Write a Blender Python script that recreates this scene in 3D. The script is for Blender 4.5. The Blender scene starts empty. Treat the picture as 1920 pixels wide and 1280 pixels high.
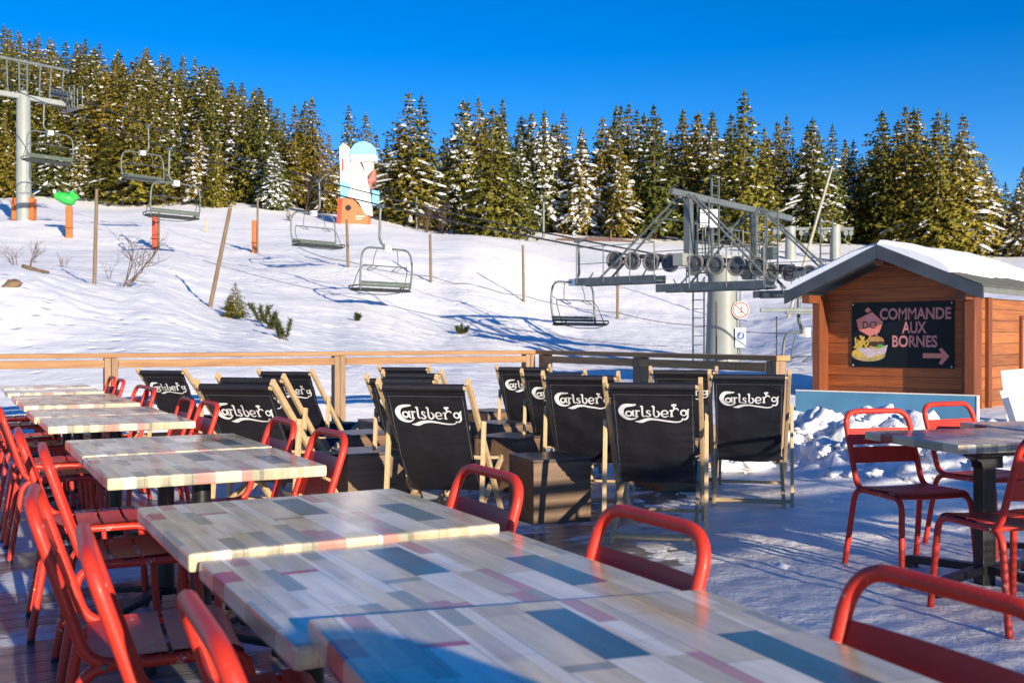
import bpy, bmesh, math, random
from mathutils import Vector, Matrix, noise, Quaternion

S = bpy.context.scene
COL = S.collection
R = math.radians

# ------------------------------------------------------------------ camera
EYE = 1.245
FPX = 1933.0           # focal length in pixels of the 1920 wide photograph
YH = 632.0             # horizon row
cam_d = bpy.data.cameras.new("camera")
cam_d.sensor_width = 36.0
cam_d.lens = FPX / 1920.0 * 36.0
cam_d.clip_start = 0.05
cam_d.clip_end = 20000
cam_d.dof.use_dof = True
cam_d.dof.focus_distance = 7.0
cam_d.dof.aperture_fstop = 6.3
cam = bpy.data.objects.new("camera", cam_d)
COL.objects.link(cam)
cam.location = (0, 0, EYE)
cam.rotation_euler = (R(90) - math.atan(8.0 / FPX), 0, 0)
S.camera = cam

# ------------------------------------------------------------------ light
SUN_EL = 12.5
SUN_AZ = 30.0          # degrees to the right of straight behind the camera
w = bpy.data.worlds.new("World")
S.world = w
w.use_nodes = True
nt = w.node_tree
nt.nodes.clear()
sky = nt.nodes.new("ShaderNodeTexSky")
sky.sky_type = 'NISHITA'
sky.sun_disc = False
sky.sun_elevation = R(SUN_EL)
sky.sun_rotation = R(180 - SUN_AZ)
sky.altitude = 2600
sky.air_density = 1.0
sky.dust_density = 0.1
sky.ozone_density = 2.2
hs = nt.nodes.new("ShaderNodeHueSaturation")
hs.inputs['Saturation'].default_value = 1.44
hs.inputs['Hue'].default_value = 0.514
hs.inputs['Value'].default_value = 0.93
bg = nt.nodes.new("ShaderNodeBackground")
bg.inputs['Strength'].default_value = 0.122
wo = nt.nodes.new("ShaderNodeOutputWorld")
gmm = nt.nodes.new("ShaderNodeGamma")
gmm.inputs['Gamma'].default_value = 1.0
nt.links.new(sky.outputs[0], gmm.inputs[0])
nt.links.new(gmm.outputs[0], hs.inputs['Color'])
nt.links.new(hs.outputs[0], bg.inputs[0])
nt.links.new(bg.outputs[0], wo.inputs[0])

sd = bpy.data.lights.new("sun", 'SUN')
sd.energy = 4.7
sd.angle = R(0.5)
sd.color = (1.0, 0.86, 0.66)
sun = bpy.data.objects.new("sun", sd)
COL.objects.link(sun)
sdir = Vector((math.sin(R(SUN_AZ)) * math.cos(R(SUN_EL)), -math.cos(R(SUN_AZ)) * math.cos(R(SUN_EL)), math.sin(R(SUN_EL))))
sun.rotation_euler = sdir.to_track_quat('Z', 'Y').to_euler()
sun.location = (30, -40, 25)

S.view_settings.view_transform = 'Standard'
S.view_settings.look = 'None'
S.view_settings.exposure = 0.7
S.view_settings.gamma = 1.0
S.render.engine = 'CYCLES'
S.cycles.max_bounces = 6
S.cycles.transparent_max_bounces = 4

# ------------------------------------------------------------------ frames
A = Vector((-0.4792, 0.8777, 0))     # along the table row, away
B = Vector((0.8777, 0.4792, 0))      # across it, to the right
ROT_AB = math.atan2(B.y, B.x)


def P(u, v, z=0.0):
    return Vector((A.x * u + B.x * v, A.y * u + B.y * v, z))


def px(x, Z, z=0.0):
    return Vector(((x - 960.0) / FPX * Z, Z, z))


def zat(y, Z):
    return EYE - (y - YH) * Z / FPX


# ------------------------------------------------------------------ objects
def tag(o, label, cat, group=None, kind=None):
    o['label'] = label
    o['category'] = cat
    if group:
        o['group'] = group
    if kind:
        o['kind'] = kind
    return o


def struct(o, kind='structure'):
    o['kind'] = kind
    return o


def empty(name, loc=(0, 0, 0), rz=0.0, label=None, cat=None, group=None):
    o = bpy.data.objects.new(name, None)
    o.empty_display_size = 0.2
    COL.objects.link(o)
    o.location = loc
    o.rotation_euler = (0, 0, rz)
    if label:
        tag(o, label, cat, group)
    return o


KIDS = {}


def parent(o, p):
    if p is not None:
        o.parent = p
        KIDS.setdefault(p.name, []).append(o)


def dup(o, loc=None, rz=None, par=None, label=None, group=None, scale=None):
    c = o.copy()
    COL.objects.link(c)
    if par is not None:
        c.parent = par
        KIDS.setdefault(par.name, []).append(c)
    if loc is not None:
        c.location = loc
    if rz is not None:
        c.rotation_euler = (0, 0, rz)
    if label:
        c['label'] = label
    if group:
        c['group'] = group
    if scale is not None:
        c.scale = scale if hasattr(scale, '__len__') else (scale,) * 3
    for k in list(KIDS.get(o.name, [])):
        dup(k, par=c)
    return c


class MB:
    """mesh builder: collects shapes into one mesh object"""

    def __init__(self):
        self.v = []
        self.f = []
        self.m = []
        self.s = []

    def add(self, vs, fs, mi=0, smooth=False):
        o = len(self.v)
        self.v += [tuple(p) for p in vs]
        for f in fs:
            self.f.append([i + o for i in f])
            self.m.append(mi)
            self.s.append(smooth)
        return self

    def box(self, c, size, rz=0.0, bev=0.0, mi=0, mat=None):
        bm = bmesh.new()
        bmesh.ops.create_cube(bm, size=1.0)
        for q in bm.verts:
            q.co = Vector((q.co.x * size[0], q.co.y * size[1], q.co.z * size[2]))
        if bev > 0:
            bmesh.ops.bevel(bm, geom=list(bm.edges), offset=min(bev, min(size) * 0.45), segments=2, profile=0.6, affect='EDGES')
        M = Matrix.Translation(Vector(c)) @ (mat if mat is not None else Matrix.Rotation(rz, 4, 'Z'))
        bm.verts.index_update()
        vs = [M @ q.co for q in bm.verts]
        fs = [[q.index for q in f.verts] for f in bm.faces]
        bm.free()
        return self.add(vs, fs, mi, False)

    def beam(self, a, b, wdt, hgt, up=(0, 0, 1), bev=0.0, mi=0):
        """box beam from a to b, wdt sideways, hgt along up"""
        a = Vector(a)
        b = Vector(b)
        d = b - a
        L = d.length
        y = d.normalized()
        upv = Vector(up)
        x = y.cross(upv)
        if x.length < 1e-4:
            x = y.cross(Vector((1, 0, 0)))
        x.normalize()
        z = x.cross(y)
        M = Matrix((x, y, z)).transposed().to_4x4()
        return self.box((a + b) / 2, (wdt, L, hgt), bev=bev, mi=mi, mat=M)

    def tube(self, pts, r, n=8, mi=0, caps=True, closed=False):
        pts = [Vector(p) for p in pts]
        k = len(pts)
        rs = r if hasattr(r, '__len__') else [r] * k
        vs = []
        up = None
        for i, p in enumerate(pts):
            if closed:
                t = pts[(i + 1) % k] - pts[i - 1]
            elif i == 0:
                t = pts[1] - pts[0]
            elif i == k - 1:
                t = pts[-1] - pts[-2]
            else:
                t = (pts[i + 1] - p).normalized() + (p - pts[i - 1]).normalized()
            if t.length < 1e-9:
                t = Vector((0, 0, 1))
            t.normalize()
            if up is None:
                up = t.cross(Vector((0.137, 0.31, 0.94)))
                if up.length < 0.1:
                    up = t.cross(Vector((1, 0, 0)))
            up = (up - t * up.dot(t))
            if up.length < 1e-6:
                up = t.cross(Vector((1, 0.2, 0)))
            up.normalize()
            sd_ = t.cross(up)
            for j in range(n):
                an = 2 * math.pi * j / n
                vs.append(p + (up * math.cos(an) + sd_ * math.sin(an)) * rs[i])
        fs = []
        for i in range(k if closed else k - 1):
            for j in range(n):
                a0 = i * n + j
                a1 = i * n + (j + 1) % n
                i2 = (i + 1) % k
                fs.append([a0, a1, i2 * n + (j + 1) % n, i2 * n + j])
        self.add(vs, fs, mi, True)
        if caps and not closed:
            self.add(vs[:n], [list(range(n))[::-1]], mi, False)
            self.add(vs[-n:], [list(range(n))], mi, False)
        return self

    def grid(self, rows, mi=0, smooth=True, flip=False):
        n = len(rows[0])
        vs = [p for r_ in rows for p in r_]
        fs = []
        for i in range(len(rows) - 1):
            for j in range(n - 1):
                q = [i * n + j, i * n + j + 1, (i + 1) * n + j + 1, (i + 1) * n + j]
                fs.append(q[::-1] if flip else q)
        return self.add(vs, fs, mi, smooth)

    def prism(self, poly, z0, z1, M=None, mi=0):
        """extrude 2d polygon from z0 to z1"""
        n = len(poly)
        vs = [Vector((p[0], p[1], z0)) for p in poly] + [Vector((p[0], p[1], z1)) for p in poly]
        if M is not None:
            vs = [M @ q for q in vs]
        fs = [list(range(n))[::-1], list(range(n, 2 * n))]
        for i in range(n):
            j = (i + 1) % n
            fs.append([i, j, n + j, n + i])
        return self.add(vs, fs, mi)

    def mesh(self, name, mats):
        me = bpy.data.meshes.new(name)
        me.from_pydata(self.v, [], self.f)
        for m in (mats if isinstance(mats, (list, tuple)) else [mats]):
            me.materials.append(m)
        me.polygons.foreach_set('material_index', self.m)
        me.polygons.foreach_set('use_smooth', self.s)
        me.update()
        return me

    def build(self, name, mats, par=None, loc=None, rz=None):
        o = bpy.data.objects.new(name, self.mesh(name, mats))
        COL.objects.link(o)
        parent(o, par)
        if loc is not None:
            o.location = loc
        if rz is not None:
            o.rotation_euler = (0, 0, rz)
        return o


def arc_path(pts, rad, seg=6):
    """round the corners of a polyline"""
    pts = [Vector(p) for p in pts]
    out = [pts[0]]
    for i in range(1, len(pts) - 1):
        p = pts[i]
        a = (pts[i - 1] - p)
        b = (pts[i + 1] - p)
        rr = min(rad, a.length * 0.49, b.length * 0.49)
        a = p + a.normalized() * rr
        b = p + b.normalized() * rr
        for k in range(seg + 1):
            t = k / seg
            out.append(a * (1 - t) ** 2 + p * 2 * t * (1 - t) + b * t * t)
    out.append(pts[-1])
    return out


# ------------------------------------------------------------------ materials
def nmat(name):
    m = bpy.data.materials.new(name)
    m.use_nodes = True
    n = m.node_tree
    b = n.nodes['Principled BSDF']
    return m, n, b


def N(n, kind, **kw):
    o = n.nodes.new(kind)
    for k, v in kw.items():
        if k in o.inputs.keys() if hasattr(o.inputs, 'keys') else False:
            o.inputs[k].default_value = v
        else:
            setattr(o, k, v)
    return o


def ramp(n, stops, interp='LINEAR'):
    r_ = n.nodes.new('ShaderNodeValToRGB')
    e = r_.color_ramp
    e.interpolation = interp
    while len(e.elements) < len(stops):
        e.elements.new(0.5)
    for i, (p, c) in enumerate(stops):
        e.elements[i].position = p
        e.elements[i].color = (c[0], c[1], c[2], 1) if hasattr(c, '__len__') else (c, c, c, 1)
    return r_


def simple(name, col, rough=0.5, var=0.15, scale=8.0, bump=0.0, bscale=60.0, metal=0.0, coat=0.0, stretch=None, col2=None):
    """colour broken up by two noises, optional bump"""
    m, n, b = nmat(name)
    tc = N(n, 'ShaderNodeTexCoord')
    src = tc.outputs['Object']
    if stretch:
        mp = N(n, 'ShaderNodeMapping')
        mp.inputs['Scale'].default_value = stretch
        n.links.new(src, mp.inputs[0])
        src = mp.outputs[0]
    nz = N(n, 'ShaderNodeTexNoise')
    nz.inputs['Scale'].default_value = scale
    nz.inputs['Detail'].default_value = 6
    n.links.new(src, nz.inputs['Vector'])
    c1 = [c * (1 - var) for c in col]
    c2 = col2 if col2 else [min(1, c * (1 + var)) for c in col]
    rp = ramp(n, [(0.3, c1), (0.7, c2)])
    n.links.new(nz.outputs['Fac'], rp.inputs[0])
    n.links.new(rp.outputs[0], b.inputs['Base Color'])
    b.inputs['Roughness'].default_value = rough
    b.inputs['Metallic'].default_value = metal
    if coat:
        b.inputs['Coat Weight'].default_value = coat
        b.inputs['Coat Roughness'].default_value = 0.15
    if bump:
        n2 = N(n, 'ShaderNodeTexNoise')
        n2.inputs['Scale'].default_value = bscale
        n2.inputs['Detail'].default_value = 4
        n.links.new(src, n2.inputs['Vector'])
        bp = N(n, 'ShaderNodeBump')
        bp.inputs['Strength'].default_value = bump
        bp.inputs['Distance'].default_value = 0.02
        n.links.new(n2.outputs['Fac'], bp.inputs['Height'])
        n.links.new(bp.outputs[0], b.inputs['Normal'])
    return m


def snow_mat(name, col=(0.86, 0.88, 0.92), bump=0.5, scale=3.0, dist=0.05):
    m, n, b = nmat(name)
    tc = N(n, 'ShaderNodeTexCoord')
    n1 = N(n, 'ShaderNodeTexNoise')
    n1.inputs['Scale'].default_value = scale
    n1.inputs['Detail'].default_value = 8
    n1.inputs['Roughness'].default_value = 0.62
    n.links.new(tc.outputs['Object'], n1.inputs['Vector'])
    rp = ramp(n, [(0.3, [c * 0.95 for c in col]), (0.65, col)])
    n.links.new(n1.outputs['Fac'], rp.inputs[0])
    n.links.new(rp.outputs[0], b.inputs['Base Color'])
    b.inputs['Roughness'].default_value = 0.65
    b.inputs['Specular IOR Level'].default_value = 0.25
    bp = N(n, 'ShaderNodeBump')
    bp.inputs['Strength'].default_value = bump
    bp.inputs['Distance'].default_value = dist
    n.links.new(n1.outputs['Fac'], bp.inputs['Height'])
    n.links.new(bp.outputs[0], b.inputs['Normal'])
    return m


def wood_mat(name, c1, c2, axis='x', scale=1.0, rough=0.6, plank=None, bump=0.25):
    """streaky grain along an object axis"""
    m, n, b = nmat(name)
    tc = N(n, 'ShaderNodeTexCoord')
    mp = N(n, 'ShaderNodeMapping')
    st = {'x': (1.2, 14, 14), 'y': (14, 1.2, 14), 'z': (14, 14, 1.2)}[axis]
    mp.inputs['Scale'].default_value = [q * scale for q in st]
    n.links.new(tc.outputs['Object'], mp.inputs[0])
    nz = N(n, 'ShaderNodeTexNoise')
    nz.inputs['Scale'].default_value = 2.0
    nz.inputs['Detail'].default_value = 7
    nz.inputs['Roughness'].default_value = 0.65
    nz.inputs['Distortion'].default_value = 0.6
    n.links.new(mp.outputs[0], nz.inputs['Vector'])
    rp = ramp(n, [(0.28, c1), (0.72, c2)])
    n.links.new(nz.outputs['Fac'], rp.inputs[0])
    out = rp.outputs[0]
    h = nz.outputs['Fac']
    if plank:
        # dark joints every plank[1] metres along axis plank[0]
        sp = N(n, 'ShaderNodeSeparateXYZ')
        n.links.new(tc.outputs['Object'], sp.inputs[0])
        dv = N(n, 'ShaderNodeMath', operation='DIVIDE')
        n.links.new(sp.outputs['XYZ'.index(plank[0])], dv.inputs[0])
        dv.inputs[1].default_value = plank[1]
        fl = N(n, 'ShaderNodeMath', operation='FLOOR')
        n.links.new(dv.outputs[0], fl.inputs[0])
        wn = N(n, 'ShaderNodeTexWhiteNoise', noise_dimensions='1D')
        n.links.new(fl.outputs[0], wn.inputs['W'])
        fr = N(n, 'ShaderNodeMath', operation='FRACT')
        n.links.new(dv.outputs[0], fr.inputs[0])
        jr = ramp(n, [(0.0, 0.12), (0.05, 0.9), (0.08, 1.0), (0.95, 1.0), (1.0, 0.12)])
        n.links.new(fr.outputs[0], jr.inputs[0])
        vr = ramp(n, [(0, 0.72), (1, 1.15)])
        n.links.new(wn.outputs['Value'], vr.inputs[0])
        mx = N(n, 'ShaderNodeMix', data_type='RGBA', blend_type='MULTIPLY')
        mx.inputs[0].default_value = 1
        n.links.new(out, mx.inputs[6])
        n.links.new(jr.outputs[0], mx.inputs[7])
        mx2 = N(n, 'ShaderNodeMix', data_type='RGBA', blend_type='MULTIPLY')
        mx2.inputs[0].default_value = 1
        n.links.new(mx.outputs[2], mx2.inputs[6])
        n.links.new(vr.outputs[0], mx2.inputs[7])
        out = mx2.outputs[2]
    n.links.new(out, b.inputs['Base Color'])
    b.inputs['Roughness'].default_value = rough
    bp = N(n, 'ShaderNodeBump')
    bp.inputs['Strength'].default_value = bump
    bp.inputs['Distance'].default_value = 0.01
    n.links.new(h, bp.inputs['Height'])
    n.links.new(bp.outputs[0], b.inputs['Normal'])
    return m


def deck_mat():
    """wet grey boards running along local x, joints along y, frost and snow patches"""
    m, n, b = nmat('wet_deck_boards')
    tc = N(n, 'ShaderNodeTexCoord')
    sp = N(n, 'ShaderNodeSeparateXYZ')
    n.links.new(tc.outputs['Object'], sp.inputs[0])
    dv = N(n, 'ShaderNodeMath', operation='DIVIDE')
    n.links.new(sp.outputs[1], dv.inputs[0])
    dv.inputs[1].default_value = 0.14
    fl = N(n, 'ShaderNodeMath', operation='FLOOR')
    n.links.new(dv.outputs[0], fl.inputs[0])
    wn = N(n, 'ShaderNodeTexWhiteNoise', noise_dimensions='1D')
    n.links.new(fl.outputs[0], wn.inputs['W'])
    fr = N(n, 'ShaderNodeMath', operation='FRACT')
    n.links.new(dv.outputs[0], fr.inputs[0])
    jr = ramp(n, [(0.0, 0.0), (0.045, 1.0), (0.955, 1.0), (1.0, 0.0)])
    n.links.new(fr.outputs[0], jr.inputs[0])
    # fine grooves on each board
    gv = N(n, 'ShaderNodeMath', operation='MULTIPLY')
    n.links.new(sp.outputs[1], gv.inputs[0])
    gv.inputs[1].default_value = 2 * math.pi / 0.0233
    gs = N(n, 'ShaderNodeMath', operation='SINE')
    n.links.new(gv.outputs[0], gs.inputs[0])
    mp = N(n, 'ShaderNodeMapping')
    mp.inputs['Scale'].default_value = (1.5, 22, 1)
    n.links.new(tc.outputs['Object'], mp.inputs[0])
    nz = N(n, 'ShaderNodeTexNoise')
    nz.inputs['Scale'].default_value = 1.6
    nz.inputs['Detail'].default_value = 8
    n.links.new(mp.outputs[0], nz.inputs['Vector'])
    rp = ramp(n, [(0.25, (0.055, 0.05, 0.05)), (0.75, (0.30, 0.28, 0.265))])
    n.links.new(nz.outputs['Fac'], rp.inputs[0])
    mx = N(n, 'ShaderNodeMix', data_type='RGBA', blend_type='MULTIPLY')
    mx.inputs[0].default_value = 0.9
    n.links.new(rp.outputs[0], mx.inputs[6])
    n.links.new(jr.outputs[0], mx.inputs[7])
    # snow and frost
    n2 = N(n, 'ShaderNodeTexNoise')
    n2.inputs['Scale'].default_value = 0.9
    n2.inputs['Detail'].default_value = 9
    n2.inputs['Roughness'].default_value = 0.68
    mp2 = N(n, 'ShaderNodeMapping')
    mp2.inputs['Scale'].default_value = (0.75, 1.5, 1)
    n.links.new(tc.outputs['Object'], mp2.inputs[0])
    n.links.new(mp2.outputs[0], n2.inputs['Vector'])
    # more snow towards the railing (large y)
    yr = N(n, 'ShaderNodeMapRange')
    yr.inputs['From Min'].default_value = 3.0
    yr.inputs['From Max'].default_value = 11.0
    yr.inputs['To Min'].default_value = 0.0
    yr.inputs['To Max'].default_value = 0.13
    n.links.new(sp.outputs[1], yr.inputs['Value'])
    ad = N(n, 'ShaderNodeMath', operation='ADD')
    n.links.new(n2.outputs['Fac'], ad.inputs[0])
    n.links.new(yr.outputs[0], ad.inputs[1])
    sr = ramp(n, [(0.56, 0.0), (0.60, 0.85), (0.68, 1.0)])
    n.links.new(ad.outputs[0], sr.inputs[0])
    jm = N(n, 'ShaderNodeMath', operation='MULTIPLY')
    n.links.new(sr.outputs[0], jm.inputs[0])
    n.links.new(jr.outputs[0], jm.inputs[1])
    m2 = N(n, 'ShaderNodeMix', data_type='RGBA')
    n.links.new(jm.outputs[0], m2.inputs[0])
    n.links.new(mx.outputs[2], m2.inputs[6])
    m2.inputs[7].default_value = (0.72, 0.75, 0.8, 1)
    n.links.new(m2.outputs[2], b.inputs['Base Color'])
    rr = N(n, 'ShaderNodeMapRange')
    rr.inputs['To Min'].default_value = 0.28
    rr.inputs['To Max'].default_value = 0.6
    n.links.new(jm.outputs[0], rr.inputs['Value'])
    n.links.new(rr.outputs[0], b.inputs['Roughness'])
    a1 = N(n, 'ShaderNodeMath', operation='MULTIPLY_ADD')
    n.links.new(gs.outputs[0], a1.inputs[0])
    a1.inputs[1].default_value = 0.12
    n.links.new(jr.outputs[0], a1.inputs[2])
    a2 = N(n, 'ShaderNodeMath', operation='ADD')
    n.links.new(a1.outputs[0], a2.inputs[0])
    n.links.new(ad.outputs[0], a2.inputs[1])
    bp = N(n, 'ShaderNodeBump')
    bp.inputs['Strength'].default_value = 0.6
    bp.inputs['Distance'].default_value = 0.012
    n.links.new(a2.outputs[0], bp.inputs['Height'])
    n.links.new(bp.outputs[0], b.inputs['Normal'])
    return m


def table_mat():
    """printed patchwork of short planks: rows across x, blocks along y"""
    m, n, b = nmat('patchwork_table_laminate')
    tc = N(n, 'ShaderNodeTexCoord')
    sp = N(n, 'ShaderNodeSeparateXYZ')
    n.links.new(tc.outputs['Object'], sp.inputs[0])

    def cells(wd, ln, seed):
        dv = N(n, 'ShaderNodeMath', operation='DIVIDE')
        n.links.new(sp.outputs[0], dv.inputs[0])
        dv.inputs[1].default_value = wd
        ad = N(n, 'ShaderNodeMath', operation='ADD')
        n.links.new(dv.outputs[0], ad.inputs[0])
        ad.inputs[1].default_value = seed + 0.31
        fl = N(n, 'ShaderNodeMath', operation='FLOOR')
        n.links.new(ad.outputs[0], fl.inputs[0])
        fx = N(n, 'ShaderNodeMath', operation='FRACT')
        n.links.new(ad.outputs[0], fx.inputs[0])
        wn = N(n, 'ShaderNodeTexWhiteNoise', noise_dimensions='1D')
        n.links.new(fl.outputs[0], wn.inputs['W'])
        dl = N(n, 'ShaderNodeMath', operation='DIVIDE')
        n.links.new(sp.outputs[1], dl.inputs[0])
        dl.inputs[1].default_value = ln
        ac = N(n, 'ShaderNodeMath', operation='MULTIPLY_ADD')
        n.links.new(wn.outputs['Value'], ac.inputs[0])
        ac.inputs[1].default_value = 7.3
        n.links.new(dl.outputs[0], ac.inputs[2])
        f2 = N(n, 'ShaderNodeMath', operation='FLOOR')
        n.links.new(ac.outputs[0], f2.inputs[0])
        fy = N(n, 'ShaderNodeMath', operation='FRACT')
        n.links.new(ac.outputs[0], fy.inputs[0])
        cb = N(n, 'ShaderNodeCombineXYZ')
        n.links.new(fl.outputs[0], cb.inputs[0])
        n.links.new(f2.outputs[0], cb.inputs[1])
        w2 = N(n, 'ShaderNodeTexWhiteNoise', noise_dimensions='2D')
        n.links.new(cb.outputs[0], w2.inputs['Vector'])
        return w2.outputs['Value'], fx.outputs[0], fy.outputs[0]

    c1, fx, fy = cells(0.083, 0.30, 5)
    cream = (0.74, 0.61, 0.40)
    beige = (0.62, 0.51, 0.34)
    white = (0.86, 0.78, 0.64)
    teal = (0.055, 0.115, 0.125)
    grey = (0.36, 0.34, 0.25)
    red = (0.52, 0.065, 0.07)
    pink = (0.55, 0.27, 0.22)
    charcoal = (0.075, 0.085, 0.085)
    rp = ramp(n, [(0.0, cream), (0.20, grey), (0.29, beige), (0.45, white), (0.53, cream), (0.64, teal), (0.70, beige), (0.80, charcoal), (0.83, white), (0.87, red), (0.945, grey), (0.97, pink)], 'CONSTANT')
    n.links.new(c1, rp.inputs[0])
    # narrow filler strips of other woods laid over some rows
    c2, gx, gy = cells(0.0415, 0.21, 17)
    r2 = ramp(n, [(0.0, white), (0.2, cream), (0.42, grey), (0.6, beige), (0.78, white), (0.9, pink), (0.96, teal)], 'CONSTANT')
    n.links.new(c2, r2.inputs[0])
    c3, hx, hy = cells(0.083, 0.62, 41)
    gate = ramp(n, [(0.0, 0.0), (0.66, 0.0), (0.661, 1.0)], 'CONSTANT')
    n.links.new(c3, gate.inputs[0])
    mg = N(n, 'ShaderNodeMix', data_type='RGBA')
    n.links.new(gate.outputs[0], mg.inputs[0])
    n.links.new(rp.outputs[0], mg.inputs[6])
    n.links.new(r2.outputs[0], mg.inputs[7])
    rp = mg
    # grain and wear
    mp = N(n, 'ShaderNodeMapping')
    mp.inputs['Scale'].default_value = (26, 2.5, 8)
    n.links.new(tc.outputs['Object'], mp.inputs[0])
    nz = N(n, 'ShaderNodeTexNoise')
    nz.inputs['Scale'].default_value = 1.6
    nz.inputs['Detail'].default_value = 8
    n.links.new(mp.outputs[0], nz.inputs['Vector'])
    gr = ramp(n, [(0.25, 0.72), (0.62, 1.06)])
    n.links.new(nz.outputs['Fac'], gr.inputs[0])
    mx = N(n, 'ShaderNodeMix', data_type='RGBA', blend_type='MULTIPLY')
    mx.inputs[0].default_value = 1
    n.links.new(rp.outputs[2], mx.inputs[6])
    n.links.new(gr.outputs[0], mx.inputs[7])
    j1 = ramp(n, [(0.0, 0.45), (0.035, 1.0), (0.965, 1.0), (1.0, 0.45)])
    n.links.new(fx, j1.inputs[0])
    j2 = ramp(n, [(0.0, 0.55), (0.012, 1.0), (0.988, 1.0), (1.0, 0.55)])
    n.links.new(fy, j2.inputs[0])
    mj = N(n, 'ShaderNodeMix', data_type='RGBA', blend_type='MULTIPLY')
    mj.inputs[0].default_value = 0.8
    n.links.new(mx.outputs[2], mj.inputs[6])
    n.links.new(j1.outputs[0], mj.inputs[7])
    mk = N(n, 'ShaderNodeMix', data_type='RGBA', blend_type='MULTIPLY')
    mk.inputs[0].default_value = 0.8
    n.links.new(mj.outputs[2], mk.inputs[6])
    n.links.new(j2.outputs[0], mk.inputs[7])
    # flecks of frost
    oi = N(n, 'ShaderNodeObjectInfo')
    va = N(n, 'ShaderNodeVectorMath', operation='ADD')
    n.links.new(tc.outputs['Object'], va.inputs[0])
    n.links.new(oi.outputs['Location'], va.inputs[1])
    n3 = N(n, 'ShaderNodeTexNoise')
    n3.inputs['Scale'].default_value = 4.5
    n3.inputs['Detail'].default_value = 10
    n3.inputs['Roughness'].default_value = 0.75
    n.links.new(va.outputs[0], n3.inputs['Vector'])
    fr = ramp(n, [(0.66, 0.0), (0.71, 0.8)])
    n.links.new(n3.outputs['Fac'], fr.inputs[0])
    mf = N(n, 'ShaderNodeMix', data_type='RGBA')
    n.links.new(fr.outputs[0], mf.inputs[0])
    n.links.new(mk.outputs[2], mf.inputs[6])
    mf.inputs[7].default_value = (0.8, 0.82, 0.84, 1)
    n.links.new(mf.outputs[2], b.inputs['Base Color'])
    n4 = N(n, 'ShaderNodeTexNoise')
    n4.inputs['Scale'].default_value = 3.0
    n4.inputs['Detail'].default_value = 4
    n.links.new(va.outputs[0], n4.inputs['Vector'])
    r4 = N(n, 'ShaderNodeMapRange')
    r4.inputs['From Min'].default_value = 0.3
    r4.inputs['From Max'].default_value = 0.7
    r4.inputs['To Min'].default_value = 0.10
    r4.inputs['To Max'].default_value = 0.34
    n.links.new(n4.outputs['Fac'], r4.inputs['Value'])
    n.links.new(r4.outputs[0], b.inputs['Roughness'])
    b.inputs['Coat Weight'].default_value = 0.25
    b.inputs['Coat Roughness'].default_value = 0.10
    b.inputs['Coat IOR'].default_value = 1.55
    bp = N(n, 'ShaderNodeBump')
    bp.inputs['Strength'].default_value = 0.06
    bp.inputs['Distance'].default_value = 0.01
    n.links.new(nz.outputs['Fac'], bp.inputs['Height'])
    n.links.new(bp.outputs[0], b.inputs['Normal'])
    return m


def foliage_mat():
    m, n, b = nmat('spruce_needles')
    tc = N(n, 'ShaderNodeTexCoord')
    nz = N(n, 'ShaderNodeTexNoise')
    nz.inputs['Scale'].default_value = 1.3
    nz.inputs['Detail'].default_value = 5
    n.links.new(tc.outputs['Object'], nz.inputs['Vector'])
    rp = ramp(n, [(0.3, (0.075, 0.080, 0.014)), (0.5, (0.18, 0.160, 0.024)), (0.72, (0.33, 0.265, 0.042))])
    n.links.new(nz.outputs['Fac'], rp.inputs[0])
    oi = N(n, 'ShaderNodeObjectInfo')
    vr = ramp(n, [(0, (0.55, 0.70, 0.8)), (0.35, (0.95, 1, 1)), (1, (1.3, 1.1, 0.85))])
    n.links.new(oi.outputs['Random'], vr.inputs[0])
    mx = N(n, 'ShaderNodeMix', data_type='RGBA', blend_type='MULTIPLY')
    mx.inputs[0].default_value = 1
    n.links.new(rp.outputs[0], mx.inputs[6])
    n.links.new(vr.outputs[0], mx.inputs[7])
    n.links.new(mx.outputs[2], b.inputs['Base Color'])
    b.inputs['Roughness'].default_value = 0.75
    b.inputs['Specular IOR Level'].default_value = 0.2
    return m


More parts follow.
